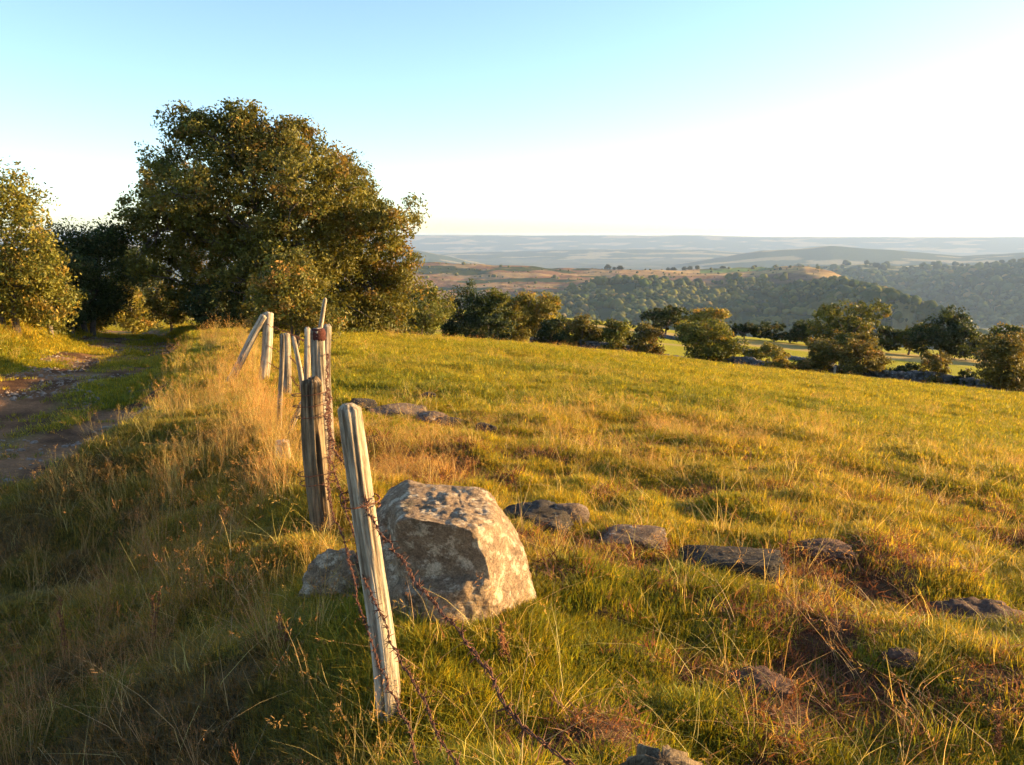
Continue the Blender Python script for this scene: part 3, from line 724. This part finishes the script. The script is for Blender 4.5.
def mound(px, py, wpx, hpx, label, seed):
    P = hit(px, py); s = np.linalg.norm(P - CAM) / F; w_ = wpx * s / 2
    v, f = ico(5); r2 = v[:, :2]; z = np.maximum(v[:, 2], -.2)
    n = fbm3(v * 3 + seed, 5, seed); n2 = fbm3(v * 14 + seed, 3, seed + 1)
    p = v * (.65 + .7 * n[:, None]) * (1 + .25 * (n2 - .5))[:, None]; p = np.stack([p[:, 0] * w_, p[:, 1] * w_ * .8, p[:, 2] * hpx * s * .62], -1)
    o = link('soil_mound', mesh_np('soil_mound', p, f, [M['soil']]), loc=(P[0], P[1] + w_ * .3, gh(P[0], P[1] + w_ * .3)))
    tag(o, label, 'soil mound')
mound(824, 556, 60, 13, 'small bare soil mound right of the long dark block', 51)
mound(990, 626, 90, 24, 'larger dark soil mound at the right edge of the view', 52)
mound(905, 664, 34, 12, 'little clod of soil between the two bare mounds and the near corner', 53)
mound(762, 690, 60, 14, 'dark scar of turned soil low in the pasture', 54)

# ------------------------------------------------------------------ fence posts
def post(name, label, b, t, r0, r1, mat, seed, cut=.02, groove=.10, bury=.25, group=None, bend=0, sides=40, parent=None, flat=1.0, splinter=0, cat='fence post', rag=0):
    b = np.asarray(b, float); t = np.asarray(t, float); ax = (t - b) / np.linalg.norm(t - b); L = np.linalg.norm(t - b)
    m = 70; s = np.linspace(-bury, L, m); r_ = np.random.default_rng(seed)
    pts = np.stack([np.zeros(m), np.zeros(m), s], -1)
    pts[:, 0] += bend * np.sin(np.clip(s / L, 0, 1) * math.pi) * L; pts[:, 1] += .01 * np.sin(s * 5 + seed)
    a = np.linspace(0, 2 * math.pi, sides, endpoint=False)
    ga = np.stack([np.cos(a) * 2.2, np.sin(a) * 2.2], -1)
    P3 = np.concatenate([np.repeat(ga[None], m, 0), np.repeat((s * .8)[:, None, None], sides, 1)], -1).reshape(-1, 3)
    n = (fbm3(P3 * 1.2 + seed, 4, seed) - .5); g = (fbm3(P3 * np.array([4, 4, .5]) + seed, 3, seed + 5)); g = -np.exp(-((g - .5) / .05) ** 2)
    rad = (1 + 2.2 * groove * n + groove * 1.3 * g).reshape(m, sides)
    base_r = np.interp(s, [0, L], [r0, r1]); 
    k = np.clip((s - (L - cut)) / cut, 0, 1); base_r = base_r * np.sqrt(np.clip(1 - k ** 2 * .75, .1, 1))
    v, f = tube(pts, 1.0, sides, radial=base_r[:, None] * rad, caps=True)
    # flatten section, slanted and ragged top
    v[:, 1] *= flat
    top = v[:, 2] > L - 3 * cut - .001
    zt = (fbm3(np.stack([v[:, 0] * 45, v[:, 1] * 45, np.full(len(v), seed)], -1), 3, seed) - .5)
    v[:, 2] += np.where(v[:, 2] > L - .06 - rag, zt * (.02 + rag), 0)
    q = Vector(ax).to_track_quat('Z', 'Y')
    pm_ = PM(); pm_.add(v, f); me = pm_.mesh(name, [mat])
    o = link(name, me, parent, tuple(b)); o.rotation_mode = 'QUATERNION'; o.rotation_quaternion = q
    if not parent: tag(o, label, cat, group)
    return o
def gp(px, py, u0=0.0): P = fence_pt(px, py, u0); return P
FG = 'wooden posts of the barbed wire fence'
def gpost(name, label, pxb, pyb, pxt, pyt, wpx, mat, seed, y=None, lean_y=0, **kw):
    """post whose foot is where the sight line meets the ground (or at northing y)"""
    if y is None: B = hit(pxb, pyb)
    else: B = at_y(pxb, pyb, y); B[2] = gh(B[0], B[1])
    T = at_y(pxt, pyt, B[1] + lean_y); s = np.linalg.norm(B - CAM) / F; r = wpx * s / 2
    return post(name, label, B, T, r * 1.1, r, mat, seed, group=kw.pop('group', FG), **kw), B, T
pA, A_b, A_t = gpost('fence_post', 'pale leaning post nearest the viewer, left of the big boulder', 387, 716, 347, 404, 20, M['palewood'], 1, bend=-.025, cut=.02, groove=.24, lean_y=.05)
pB, B_b, B_t = gpost('fence_post', 'thick dark rough post, second from the viewer, with wire round it', 322, 532, 311, 378, 20, M['roughwood'], 2, cut=.04, groove=.3, rag=.03)
print('POST A', A_b, A_t, 'B', B_b, B_t)
Y3 = 6.3
pC, C_b, C_t = gpost('fence_post', 'red topped post behind the thick dark one', 322, 440, 318, 328, 14, M['greywood'], 3, y=Y3, groove=.16)
# its red rotten top
cap_l = (C_t - C_b); cap_l = float(np.linalg.norm(cap_l))
cr_ = Y3 / F * 14 / 2 * 1.12
pm_ = PM(); a = np.linspace(cap_l - .10, cap_l - .004, 8); v, f = tube(np.stack([a * 0, a * 0, a], -1), np.array([.8, 1.0, 1.03, .98, 1.02, .97, .93, .8]) * cr_ * .97, 18); pm_.add(v, f)
link('painted_top', pm_.mesh('painted_top', [M['redwood']]), pC)
gpost('fence_post', 'slim grey post close against the right of the red topped post', 329, 455, 327, 324, 8, M['greywood'], 4, y=6.6, groove=.12, sides=16)
post('wooden_stick', 'thin pale stick standing up out of the top of the post cluster', at_y(316, 345, 6.38), at_y(326, 298, 6.42), .020, .017, M['palewood'], 5, sides=14, bury=.02, cat='stick')
gpost('fence_post', 'narrow pale post on the left of the post cluster', 308, 400, 306, 327, 6, M['palewood'], 6, y=7.4, sides=14)
gpost('fence_post', 'thin dark bent stick standing left of the post cluster', 280, 434, 281, 333, 4.5, M['greywood'], 7, sides=12, bend=.015)
gpost('fence_post', 'grey post behind the thin dark stick', 288, 396, 285, 333, 8, M['greywood'], 8, sides=18)
gpost('fence_post', 'upright grey strainer post held by the leaning brace', 264, 379, 269, 312, 9.5, M['palewood'], 9, sides=20, groove=.12)
B9 = hit(264, 379)
gpost('brace_pole', 'pale pole leaning against the strainer post', 229, 382, 265, 315, 7, M['palewood'], 10, sides=16, cat='brace pole', lean_y=B9[1] - hit(229, 382)[1] - .06, group='braces of the old fence')
gpost('brace_pole', 'short thin pale strut slanting behind the post cluster', 306, 364, 293, 336, 4.5, M['palewood'], 11, y=8.4, sides=12, cat='brace pole', group='braces of the old fence', bury=.8)
gpost('brace_pole', 'broad grey plank slanting against the foot of the post cluster', 287, 436, 303, 402, 11, M['greywood'], 12, sides=16, flat=.45, cat='brace pole', group='braces of the old fence')
gpost('wooden_stump', 'short pale stump in the grass left of the thick dark post', 283, 458, 281, 440, 13, M['palewood'], 13, sides=20, cat='stump', group=None)
# rotten post right under the viewer, only its top in view
E_t = fence_pt(657, 756); 
E_b = np.array([E_t[0] + .02, E_t[1] - .02, gh(E_t[0], E_t[1])])
post('fence_post', 'dark split rotten post end at the bottom edge of the view', E_b, E_t, .060, .054, M['roughwood'], 21, groove=.42, rag=.0, cut=.006, group=FG, sides=64)
print('E', E_t, proj(E_t))
# stakes by the wall
for px, yb, yt, yy, l in ((834, 383, 366, 46.5, 'thin pale stake before the joined pair of brown bushes'), (1006, 398, 379, 42.0, 'thin pale stake before the large purple brown bush')):
    B = at_y(px, yb, yy); B[2] = gh(B[0], B[1]); T = np.array([B[0], B[1], at_y(px, yt, yy)[2]])
    post('stake', l, B, T, .07, .06, M['palewood'], px, sides=10, group='stakes at the stone wall', cat='stake')

# ------------------------------------------------------------------ barbed wire
def wire(label, pts, seed, loose=1.0):
    """pts: world points; two wires twisted together with a four pointed barb every few centimetres"""
    r_ = np.random.default_rng(seed); pts = np.array(pts, float)
    d = np.r_[0, np.cumsum(np.linalg.norm(np.diff(pts, axis=0), axis=1))]; L = d[-1]; n = int(L / .006); s = np.linspace(0, L, n)
    P = np.stack([np.interp(s, d, pts[:, k]) for k in range(3)], -1)
    kk = np.ones(31) / 31; P = np.stack([np.convolve(np.pad(P[:, k], 15, mode='edge'), kk, 'valid') for k in range(3)], -1)
    P = P + np.stack([(fbm2(s * 6, s * 0 + k, 3, seed + k) - .5) * .03 for k in range(3)], -1) * loose
    t, nn, bb = frames(P); pm_ = PM(); 
    for ph, rad, off in ((0, .0015, .0021), (3.1, .0015, .0021)):
        a = s * 95 + ph; q = P + (np.cos(a)[:, None] * nn + np.sin(a)[:, None] * bb) * off; v, f = tube(q, rad, 5); pm_.add(v, f)
    x = .02
    while x < L:
        i = min(int(x / L * n), n - 1); c = P[i]
        for j in range(4):
            a = r_.uniform(0, 6.28); dr = math.cos(a) * nn[i] + math.sin(a) * bb[i] + t[i] * r_.normal() * .5
            l_ = r_.uniform(.012, .023); v, f = tube(np.array([c, c + dr * l_ * .6, c + dr * l_]), np.array([.0015, .0012, .0005]), 4); pm_.add(v, f)
        # the coil that holds the barb
        a = np.linspace(0, 4 * math.pi, 14); q = c + t[i] * np.linspace(-.005, .005, 14)[:, None] + (np.cos(a)[:, None] * nn[i] + np.sin(a)[:, None] * bb[i]) * .0038
        v, f = tube(q, .0012, 4); pm_.add(v, f)
        x += r_.uniform(.032, .06)
    o = link('barbed_wire', pm_.mesh('barbed_wire', [M['rust']])); tag(o, label, 'barbed wire', 'strands of the barbed wire fence')
def wpts(pix, u0): return [fence_pt(a, b, u0) for a, b in pix]
WU = float(uoff(*A_b[:2])) - .06; print('WU', WU, uoff(*B_b[:2]), uoff(*E_b[:2]))
far_top = [tuple(C_b + (C_t - C_b) * .75 + [.06, 0, 0])]
def far(fr, fr2):
    P5 = hit(288, 396); P9 = hit(264, 379)
    return [C_b + (C_t - C_b) * fr + np.array([.07, -.03, 0]), P5 + np.array([.05, 0, 1.0 * fr2]), P9 + np.array([.06, 0, .95 * fr2])][::-1]
w1 = far(.82, .8) + wpts([(327, 432), (345, 466), (368, 508), (412, 576), (461, 642), (506, 700), (545, 760)], WU)
w1 += [E_t + np.array([.06, .0, -.12])]
w2 = far(.55, .5) + wpts([(331, 455), (340, 490), (354, 532), (368, 591), (393, 645), (422, 699), (447, 757)], WU) 
w2 += [E_t + np.array([.05, .02, -.55])]
w3 = far(.3, .25) + wpts([(329, 500), (342, 540), (358, 600), (383, 679), (408, 733), (424, 770)], WU) + [E_t + np.array([.05, .02, -.75])]
wire('top strand of rusty barbed wire, slanting down across the boulder', w1, 1)
wire('middle strand of rusty barbed wire, left of the boulder', w2, 2)
wire('lowest strand of rusty barbed wire, down the pale leaning post', w3, 3)
# a loose tangle of old wire wound round the posts
def coil(label, b, t, fr0, fr1, rad, turns, seed):
    r_ = np.random.default_rng(seed); ax = t - b; n = 90; k = np.linspace(0, 1, n); a = k * turns * 2 * math.pi
    c = b + ax * (fr0 + (fr1 - fr0) * k[:, None]); q = c + np.stack([np.cos(a) * rad, np.sin(a) * rad, 0 * a], -1) * (1 + .2 * vn2(k * 20, k * 0, seed))[:, None]
    pm_ = PM(); v, f = tube(q, .0028, 5); pm_.add(v, f)
    for i in range(5, n, 8):
        for _ in range(3):
            d_ = r_.normal(size=3); d_ /= np.linalg.norm(d_); v, f = tube(np.array([q[i], q[i] + d_ * .018]), np.array([.002, .0006]), 4); pm_.add(v, f)
    o = link('wire_coil', pm_.mesh('wire_coil', [M['rust']])); tag(o, label, 'wire')
rb = np.linalg.norm(B_b - CAM) / F * 12.5 * 1.25
coil('rusty wire wound round the top of the thick dark post', B_b, B_t, .72, .93, rb, 3, 1)
coil('rusty wire wound round the foot half of the thick dark post', B_b, B_t, .3, .42, rb * 1.02, 2, 2)
ra = np.linalg.norm(A_b - CAM) / F * 12.5 * 1.22
coil('rusty wire tied round the pale leaning post', A_b, A_t, .68, .72, ra, 1.6, 3)

# ------------------------------------------------------------------ dry stone wall
def wall(label, ctrl, hgt, thick, seed, sz=.34):
    r_ = np.random.default_rng(seed); P = []
    for px, y in ctrl:
        x = (px - W / 2) / F * y * 1.0; P.append((x, y))
    P = np.array(P); d = np.r_[0, np.cumsum(np.linalg.norm(np.diff(P, axis=0), axis=1))]; L = d[-1]
    vs, fs, n0 = [], [], 0; s = 0; iv, jf = ICO2, ICO2F
    rows = int(hgt / (sz * .55)) + 1
    for row in range(rows):
        s = r_.uniform(0, sz)
        while s < L:
            w_ = sz * r_.uniform(.6, 1.5); hh = hgt * (.55 + .75 * float(vn2(np.array([s / 3.0]), np.array([seed]), seed)[0]))
            zz = row * sz * .5
            if zz < hh:
                for side in (-1, 1):
                    x = np.interp(s, d, P[:, 0]) + r_.normal() * .04; y = np.interp(s, d, P[:, 1]) + side * thick * .3 * (1 - .12 * row) + r_.normal() * .05
                    pv_ = np.sign(iv) * np.abs(iv) ** .65 * (1 + .22 * (r_.random(len(iv)) - .5))[:, None] * np.array([w_ * .55, thick * .42, sz * .34 * r_.uniform(.7, 1.3)])
                    aa = r_.normal() * .12; pv_ = np.stack([pv_[:, 0] * math.cos(aa) - pv_[:, 2] * math.sin(aa), pv_[:, 1], pv_[:, 0] * math.sin(aa) + pv_[:, 2] * math.cos(aa)], -1)
                    vs.append(pv_ + np.array([x, y, gh(x, y) + zz + sz * .2])); fs.append(jf + n0); n0 += len(iv)
            s += w_ * 1.02
    o = link('stone_wall', mesh_np('stone_wall', np.concatenate(vs), np.concatenate(fs), [M['wallstone']], smooth=False)); tag(o, label, 'stone wall')
WC = [(530, 64), (600, 60), (700, 55), (800, 50), (900, 46.5), (1060, 42)]
wall('long tumbled dry stone wall along the lower edge of the pasture', WC, .95, .7, 3)
wall('low broken wall across the second field', [(640, 100), (720, 92), (820, 80), (930, 72), (1060, 66)], .35, .6, 5, .4)
for c in WC: 
    x = (c[0] - W / 2) / F * c[1]; print('wall', c, proj((x, c[1], gh(x, c[1]))))

# ------------------------------------------------------------------ grass
def blade(base, h, w_, lean, az, r_, seg=3):
    """one bent tapering blade; returns verts, faces"""
    t = np.linspace(0, 1, seg + 1); d = np.array([math.cos(az), math.sin(az)]); s = np.array([-d[1], d[0]])
    out = lean * h * t ** 1.8; z = h * t * (1 - .25 * lean * t)
    c = np.stack([base[0] + d[0] * out, base[1] + d[1] * out, z - .01 * (t == 0)], -1); wd = w_ * (1 - t ** 1.4) * .5 + .0002
    l = c.copy(); l[:, :2] -= s * wd[:, None]; r2 = c.copy(); r2[:, :2] += s * wd[:, None]
    v = np.stack([l, r2], 1).reshape(-1, 3); f = [[2 * k, 2 * k + 1, 2 * k + 3, 2 * k + 2] for k in range(seg)]
    return v, np.array(f), np.repeat(t, 2)
def tuft(seed, n, h0, h1, w_, spread, lean, tipdry=.5, seeds=False, dry=.25):
    r_ = np.random.default_rng(seed); vs, fs, cs, k = [], [], [], 0
    for _ in range(n):
        a = r_.uniform(0, 6.28); rad = spread * math.sqrt(r_.random()); b = (math.cos(a) * rad, math.sin(a) * rad); h = r_.uniform(h0, h1)
        az = a + r_.normal() * .9; ln = abs(r_.normal(0, lean)) + .08
        v, f, t = blade(b, h, w_ * r_.uniform(.7, 1.3), min(ln, 1.6), az, r_); isdry = r_.random() < dry
        col = np.ones((len(v), 3)) * r_.uniform(.65, 1.35)
        if isdry: col *= np.array([1.9, 1.4, .9])
        col = lerp(col, col * np.array([1.5, 1.15, 1.1]), t ** 2 * tipdry)
        vs.append(v); fs.append(f + k); cs.append(col); k += len(v)
        if seeds and r_.random() < .75:      # feathery seed head
            tip = v[-2:].mean(0); dr = v[-2:].mean(0) - v[-4:-2].mean(0); dr /= np.linalg.norm(dr) + 1e-9
            for q in range(12):
                c = tip - dr * r_.uniform(-.01, .075); o_ = r_.normal(size=3) * .006; l_ = r_.uniform(.006, .013); e = dr * l_ + o_ * .9; sd_ = np.cross(e, r_.normal(size=3)); sd_ = sd_ / (np.linalg.norm(sd_) + 1e-9) * .0014
                vv = np.array([c + o_ - sd_ , c + o_ + sd_, c + o_ + e + sd_ * .3, c + o_ + e - sd_ * .3]); vs.append(vv); fs.append(np.array([[0, 1, 2, 3]]) + k); cs.append(np.ones((4, 3)) * np.array([.95, .72, .62]) * r_.uniform(.8, 1.2)); k += 4
    me = mesh_np('tuft', np.concatenate(vs), np.concatenate(fs), [M['grass']], {'own': ('POINT', 'FLOAT_COLOR', rgba(np.concatenate(cs)))}, smooth=False)
    return me
def protos(cname, meshes):
    c = bpy.data.collections.new(cname)
    for k, me in enumerate(meshes):
        o = bpy.data.objects.new('%s_%02d' % (cname, k), me); c.objects.link(o)
    return c
def scatter(name, label, cat, pos, rot, scl, idx, tint, coll):
    me = mesh_np(name, pos, np.zeros((0, 3)), (), {'rot': ('POINT', 'FLOAT_VECTOR', rot), 'scl': ('POINT', 'FLOAT_VECTOR', scl), 'idx': ('POINT', 'INT', idx), 'tint': ('POINT', 'FLOAT_COLOR', rgba(tint))})
    o = link(name, me); tag(o, label, cat, kind='stuff')
    ng = bpy.data.node_groups.new(name, 'GeometryNodeTree')
    ng.interface.new_socket('Geometry', in_out='INPUT', socket_type='NodeSocketGeometry'); ng.interface.new_socket('Geometry', in_out='OUTPUT', socket_type='NodeSocketGeometry')
    N = ng.nodes; L = ng.links; gi = N.new('NodeGroupInput'); go = N.new('NodeGroupOutput')
    ip = N.new('GeometryNodeInstanceOnPoints'); ci = N.new('GeometryNodeCollectionInfo'); ci.inputs['Collection'].default_value = coll
    ci.inputs['Separate Children'].default_value = True; ci.inputs['Reset Children'].default_value = True
    def na_(nm, ty):
        a = N.new('GeometryNodeInputNamedAttribute'); a.data_type = ty; a.inputs['Name'].default_value = nm; return a.outputs['Attribute']
    L.new(gi.outputs[0], ip.inputs['Points']); L.new(ci.outputs[0], ip.inputs['Instance']); ip.inputs['Pick Instance'].default_value = True
    L.new(na_('idx', 'INT'), ip.inputs['Instance Index']); L.new(na_('rot', 'FLOAT_VECTOR'), ip.inputs['Rotation']); L.new(na_('scl', 'FLOAT_VECTOR'), ip.inputs['Scale'])
    L.new(ip.outputs[0], go.inputs[0]); md = o.modifiers.new('grass', 'NODES'); md.node_group = ng
    return o
C_turf = protos('turf', [tuft(100 + k, 50, .015, .055, .0034, .075, .9, .6, dry=.32) for k in range(6)])
C_mid = protos('mid', [tuft(200 + k, 26, .05, .15, .0032, .06, .8, .6, dry=.5) for k in range(6)])
C_dry = protos('dry', [tuft(300 + k, 16, .18, .42, .0022, .05, .38, .0, seeds=True, dry=0) for k in range(6)])
C_far = protos('farturf', [tuft(400 + k, 60, .05, .13, .011, .22, .55, .4, dry=.3) for k in range(5)])
rg = np.random.default_rng(77)
def polar_pts(n, r0, r1, a0=-44, a1=44, power=1.0):
    """scatter with density falling with distance; power 2 = uniform by area"""
    q = rg.random(n); r = (r0 ** power + q * (r1 ** power - r0 ** power)) ** (1 / power); a = np.radians(rg.uniform(a0, a1, n)); return np.sin(a) * r, np.cos(a) * r
# boulder footprint etc. keep clear
rocks_xy = [(BO[0], BO[1], .36)]
def clear(x, y):
    k = np.ones(len(x), bool)
    for a, b, c in rocks_xy: k &= (x - a) ** 2 + (y - b) ** 2 > c * c
    return k
def mk(name, label, cat, x, y, coll, nidx, sc, tint, hs=None, tilt=.12, sink=.0):
    n = len(x); z = ground_h(x, y) - sink
    rot = np.stack([rg.normal(0, tilt, n), rg.normal(0, tilt, n), rg.uniform(0, 6.28, n)], -1)
    s = sc * rg.uniform(.75, 1.3, n); scl = np.stack([s, s, s * (hs if hs is not None else 1)], -1)
    scatter(name, label, cat, np.stack([x, y, z], -1), rot, scl, rg.integers(0, nidx, n), tint, coll)
# 1 short turf
x, y = polar_pts(46000, 1.1, 9.5, -46, 46, 1.5); x2_, y2_ = polar_pts(2500, .3, 2.2, -180, 180, 2); x = np.r_[x, x2_]; y = np.r_[y, y2_]
u = uoff(x, y); pmk = path_mask(x, y); v = np.abs(u - path_c(y)); keep = clear(x, y) & (rg.random(len(x)) > soil_amount(x, y) * .88) & (~pmk | (rg.random(len(x)) < np.where(v < .15, .12, .03) + .8 * ss(.63, .67, fbm2(x / 1.6, y / 2.2, 3, 58))))
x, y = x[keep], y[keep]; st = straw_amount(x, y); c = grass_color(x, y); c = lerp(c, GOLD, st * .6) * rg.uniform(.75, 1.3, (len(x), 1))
mk('grass', 'short mixed green turf close to the fence and boulder', 'grass', x, y, C_turf, 6, 1.0, c, hs=(.6 + .6 * fbm2(x * 2, y * 2, 2, 5)))
# 2 medium turf over the middle distance
x, y = polar_pts(60000, 7.5, 30, -44, 44, 1.3); pmk = path_mask(x, y); v = np.abs(uoff(x, y) - path_c(y))
keep = (rg.random(len(x)) > soil_amount(x, y) * .8) & (~pmk | (rg.random(len(x)) < np.where(v < .15, .12, .03) + .8 * ss(.63, .67, fbm2(x / 1.6, y / 2.2, 3, 58)))); x, y = x[keep], y[keep]
st = straw_amount(x, y); c = lerp(grass_color(x, y), GOLD, st * .7) * rg.uniform(.75, 1.3, (len(x), 1)); r = np.hypot(x, y)
mk('grass', 'grazed turf over the middle of the pasture and track edges', 'grass', x, y, C_far, 5, .42 + .022 * r, c, hs=.62)
x, y = polar_pts(46000, 28, 75, -44, 44, 1.2); keep = ~path_mask(x, y) & (y < 72); x, y = x[keep], y[keep]; r = np.hypot(x, y)
st = straw_amount(x, y); c = lerp(grass_color(x, y), GOLD, st * .6) * rg.uniform(.75, 1.25, (len(x), 1))
mk('grass', 'sunlit turf on the far part of the pasture', 'grass', x, y, C_far, 5, 1.1 + .012 * (r - 28), c, hs=.4)
# 3 medium tussocks near
x, y = polar_pts(15000, 1.2, 14, -46, 46, 1.4); n = fbm2(x / .7, y / .7, 3, 301); u = uoff(x, y)
pr = ss(.5, .62, n) * .45 + .10 * (u < 0); keep = clear(x, y) & (rg.random(len(x)) < pr) & (rg.random(len(x)) > soil_amount(x, y) * .7) & ~path_mask(x, y); x, y = x[keep], y[keep]
st = straw_amount(x, y); c = lerp(grass_color(x, y), STRAW * .8, st * .8) * rg.uniform(.75, 1.3, (len(x), 1))
mk('grass', 'longer tussocks of green and yellowing grass', 'grass', x, y, C_mid, 6, .85, c)
# 4 tall dry grass
def dry_prob(x, y):
    u = uoff(x, y); n = fbm2(x / .9, y / .9, 3, 311); n2 = fbm2(x / 2.5, y / 2.5, 3, 321)
    v = u - path_c(y)
    cl = ss(.50, .60, fbm2(x / .6, y / .8, 3, 331))
    p = np.exp(-((u + .45) / .85) ** 2) * ss(4.8, 6.4, y) * ss(21, 14, y) * (.035 + .62 * cl)
    p = np.maximum(p, np.exp(-((u - .75) / .6) ** 2) * ss(4.4, 5.4, y) * ss(9.5, 7, y) * (.06 + .7 * cl))
    band = np.exp(-((y - (8.8 - .12 * x)) / 1.6) ** 2) * cl * ss(-1.5, .3, x) * .4
    p = np.maximum(p, band); p = np.maximum(p, .14 * ss(.52, .66, n2) * cl + .006)
    p = np.maximum(p, .12 * cl * (v < -1.5) * ss(6, 9, y))
    p = np.maximum(p, (.03 + .10 * cl) * (u < -.1) * (v > 1.2) * (y < 8) * 1.3)
    return p
x, y = polar_pts(62000, 1.6, 34, -46, 46, 1.25); r = np.hypot(x, y); keep = (rg.random(len(x)) < dry_prob(x, y) * (1 - .5 * ss(10, 30, r))) & clear(x, y) & ~path_mask(x, y); x, y = x[keep], y[keep]; r = r[keep]
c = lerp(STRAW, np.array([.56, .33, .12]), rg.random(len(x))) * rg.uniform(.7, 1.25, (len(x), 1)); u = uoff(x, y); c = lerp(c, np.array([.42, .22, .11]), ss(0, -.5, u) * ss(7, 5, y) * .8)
hs = np.where(u < 0, 1.0, .5) * (.75 + .5 * fbm2(x, y, 2, 9)); hs = np.where(y < 3.2, hs * .7, hs)
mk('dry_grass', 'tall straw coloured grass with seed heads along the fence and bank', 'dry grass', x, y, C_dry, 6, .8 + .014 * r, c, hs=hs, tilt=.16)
# sparse bent straws everywhere
x, y = polar_pts(1700, 1.5, 10, -46, 46, 1.6); keep = clear(x, y) & ~path_mask(x, y); x, y = x[keep], y[keep]
C_stem = protos('stem', [tuft(500 + k, 3, .14, .34, .0024, .03, .9, 0, seeds=(k % 2 == 0), dry=0) for k in range(6)])
c = lerp(STRAW, np.array([.5, .3, .16]), rg.random(len(x))) * rg.uniform(.7, 1.3, (len(x), 1))
mk('dry_grass', 'single bent straw stems scattered over the near turf', 'dry grass', x, y, C_stem, 6, .9, c, tilt=.3)
# red brown dead litter
x, y = polar_pts(30000, 1.6, 11, -20, 46, 1.6); keep = (rg.random(len(x)) < soil_amount(x, y) * .7) & clear(x, y); x, y = x[keep], y[keep]
lit = lerp(np.array([.16, .055, .03]), np.array([.3, .15, .07]), rg.random(len(x)))
C_lit = protos('litter', [tuft(600 + k, 14, .03, .09, .005, .06, 1.5, 0, dry=0) for k in range(4)])
mk('dead_bracken', 'reddish brown dead bracken litter lying on bare patches', 'litter', x, y, C_lit, 4, 1.0, lit, hs=.5, tilt=.4)

# gravel on the track
C_stone = bpy.data.collections.new('gravel_stones')
for k in range(4):
    v, f = ICO2, ICO2F; p = v * (.7 + .6 * fbm3(v * 1.3 + k * 9, 3, k)[:, None]) * np.array([1, .8, .5])
    C_stone.objects.link(bpy.data.objects.new('gravel_%02d' % k, mesh_np('gravel', p * .02, f, [M['stonelet']], smooth=False)))
x, y = polar_pts(60000, 5, 34, -44, -15, 1.2); v = np.abs(uoff(x, y) - path_c(y)); keep = path_mask(x, y) & (rg.random(len(x)) < .5 * ss(.38, .6, fbm2(x / .7, y, 3, 59))); x, y = x[keep], y[keep]
n = len(x); sc_ = np.exp(rg.normal(-.2, .55, n)).clip(.3, 3.2)
scatter('gravel', 'loose small stones on the dirt track', 'gravel', np.stack([x, y, ground_h(x, y)], -1), np.stack([rg.normal(0, .3, n), rg.normal(0, .3, n), rg.uniform(0, 6.28, n)], -1), np.stack([sc_] * 3, -1), rg.integers(0, 4, n), np.ones((n, 3)), C_stone)

# dead upright dock stalks
def stalk(label, px, py, pyt, seed, lean=0):
    B = hit(px, py); T = at_y(px + lean, pyt, B[1]); r_ = np.random.default_rng(seed); pm_ = PM()
    for k in range(2):
        b = B + np.array([.03 * k - .015, 0, -.03]); t = T + r_.normal(size=3) * .015 - np.array([0, 0, .05 * k]); s = np.linspace(0, 1, 12)[:, None]; p = b + (t - b) * s + np.sin(s * 3) * .01
        v, f = tube(p, np.linspace(.003, .0015, 12), 6); pm_.add(v, f)
        for _ in range(70):
            q = r_.uniform(.35, 1) ; c = b + (t - b) * q; d_ = r_.normal(size=3) * .009; v, f = tube(np.array([c, c + d_ * .6 + [0, 0, .004], c + d_ + [0, 0, .008]]), np.array([.001, .003, .0006]), 4); pm_.add(v, f)
    o = link('dock_stalk', pm_.mesh('dock_stalk', [M['stalk']])); tag(o, label, 'dead stalk', 'dead brown stalks in the turf')
M['stalk'] = mat_noise('dead_stalk', (.16, .06, .025), (.34, .15, .06), 60, bmp=.002)
stalk('pair of brown dead stalks at the right end of the near pasture', 998, 762, 704, 1, 2)
stalk('thin brown dead stalk in the shade near the left edge', 66, 668, 598, 2, -6)
stalk('brown dead stalk beside the long dark block', 780, 582, 530, 3, 3)
stalk('brown dead stalk standing in front of the boulder', 506, 668, 630, 4, -3)
stalk('brown dead stalk in the shade left of the pale post', 282, 660, 610, 5, 2)
stalk('brown dead stalk standing in the deep shade by the track', 150, 660, 585, 6, 4)
print('boulder', proj(BO), 'tree', proj((BX, BY, BZ)))
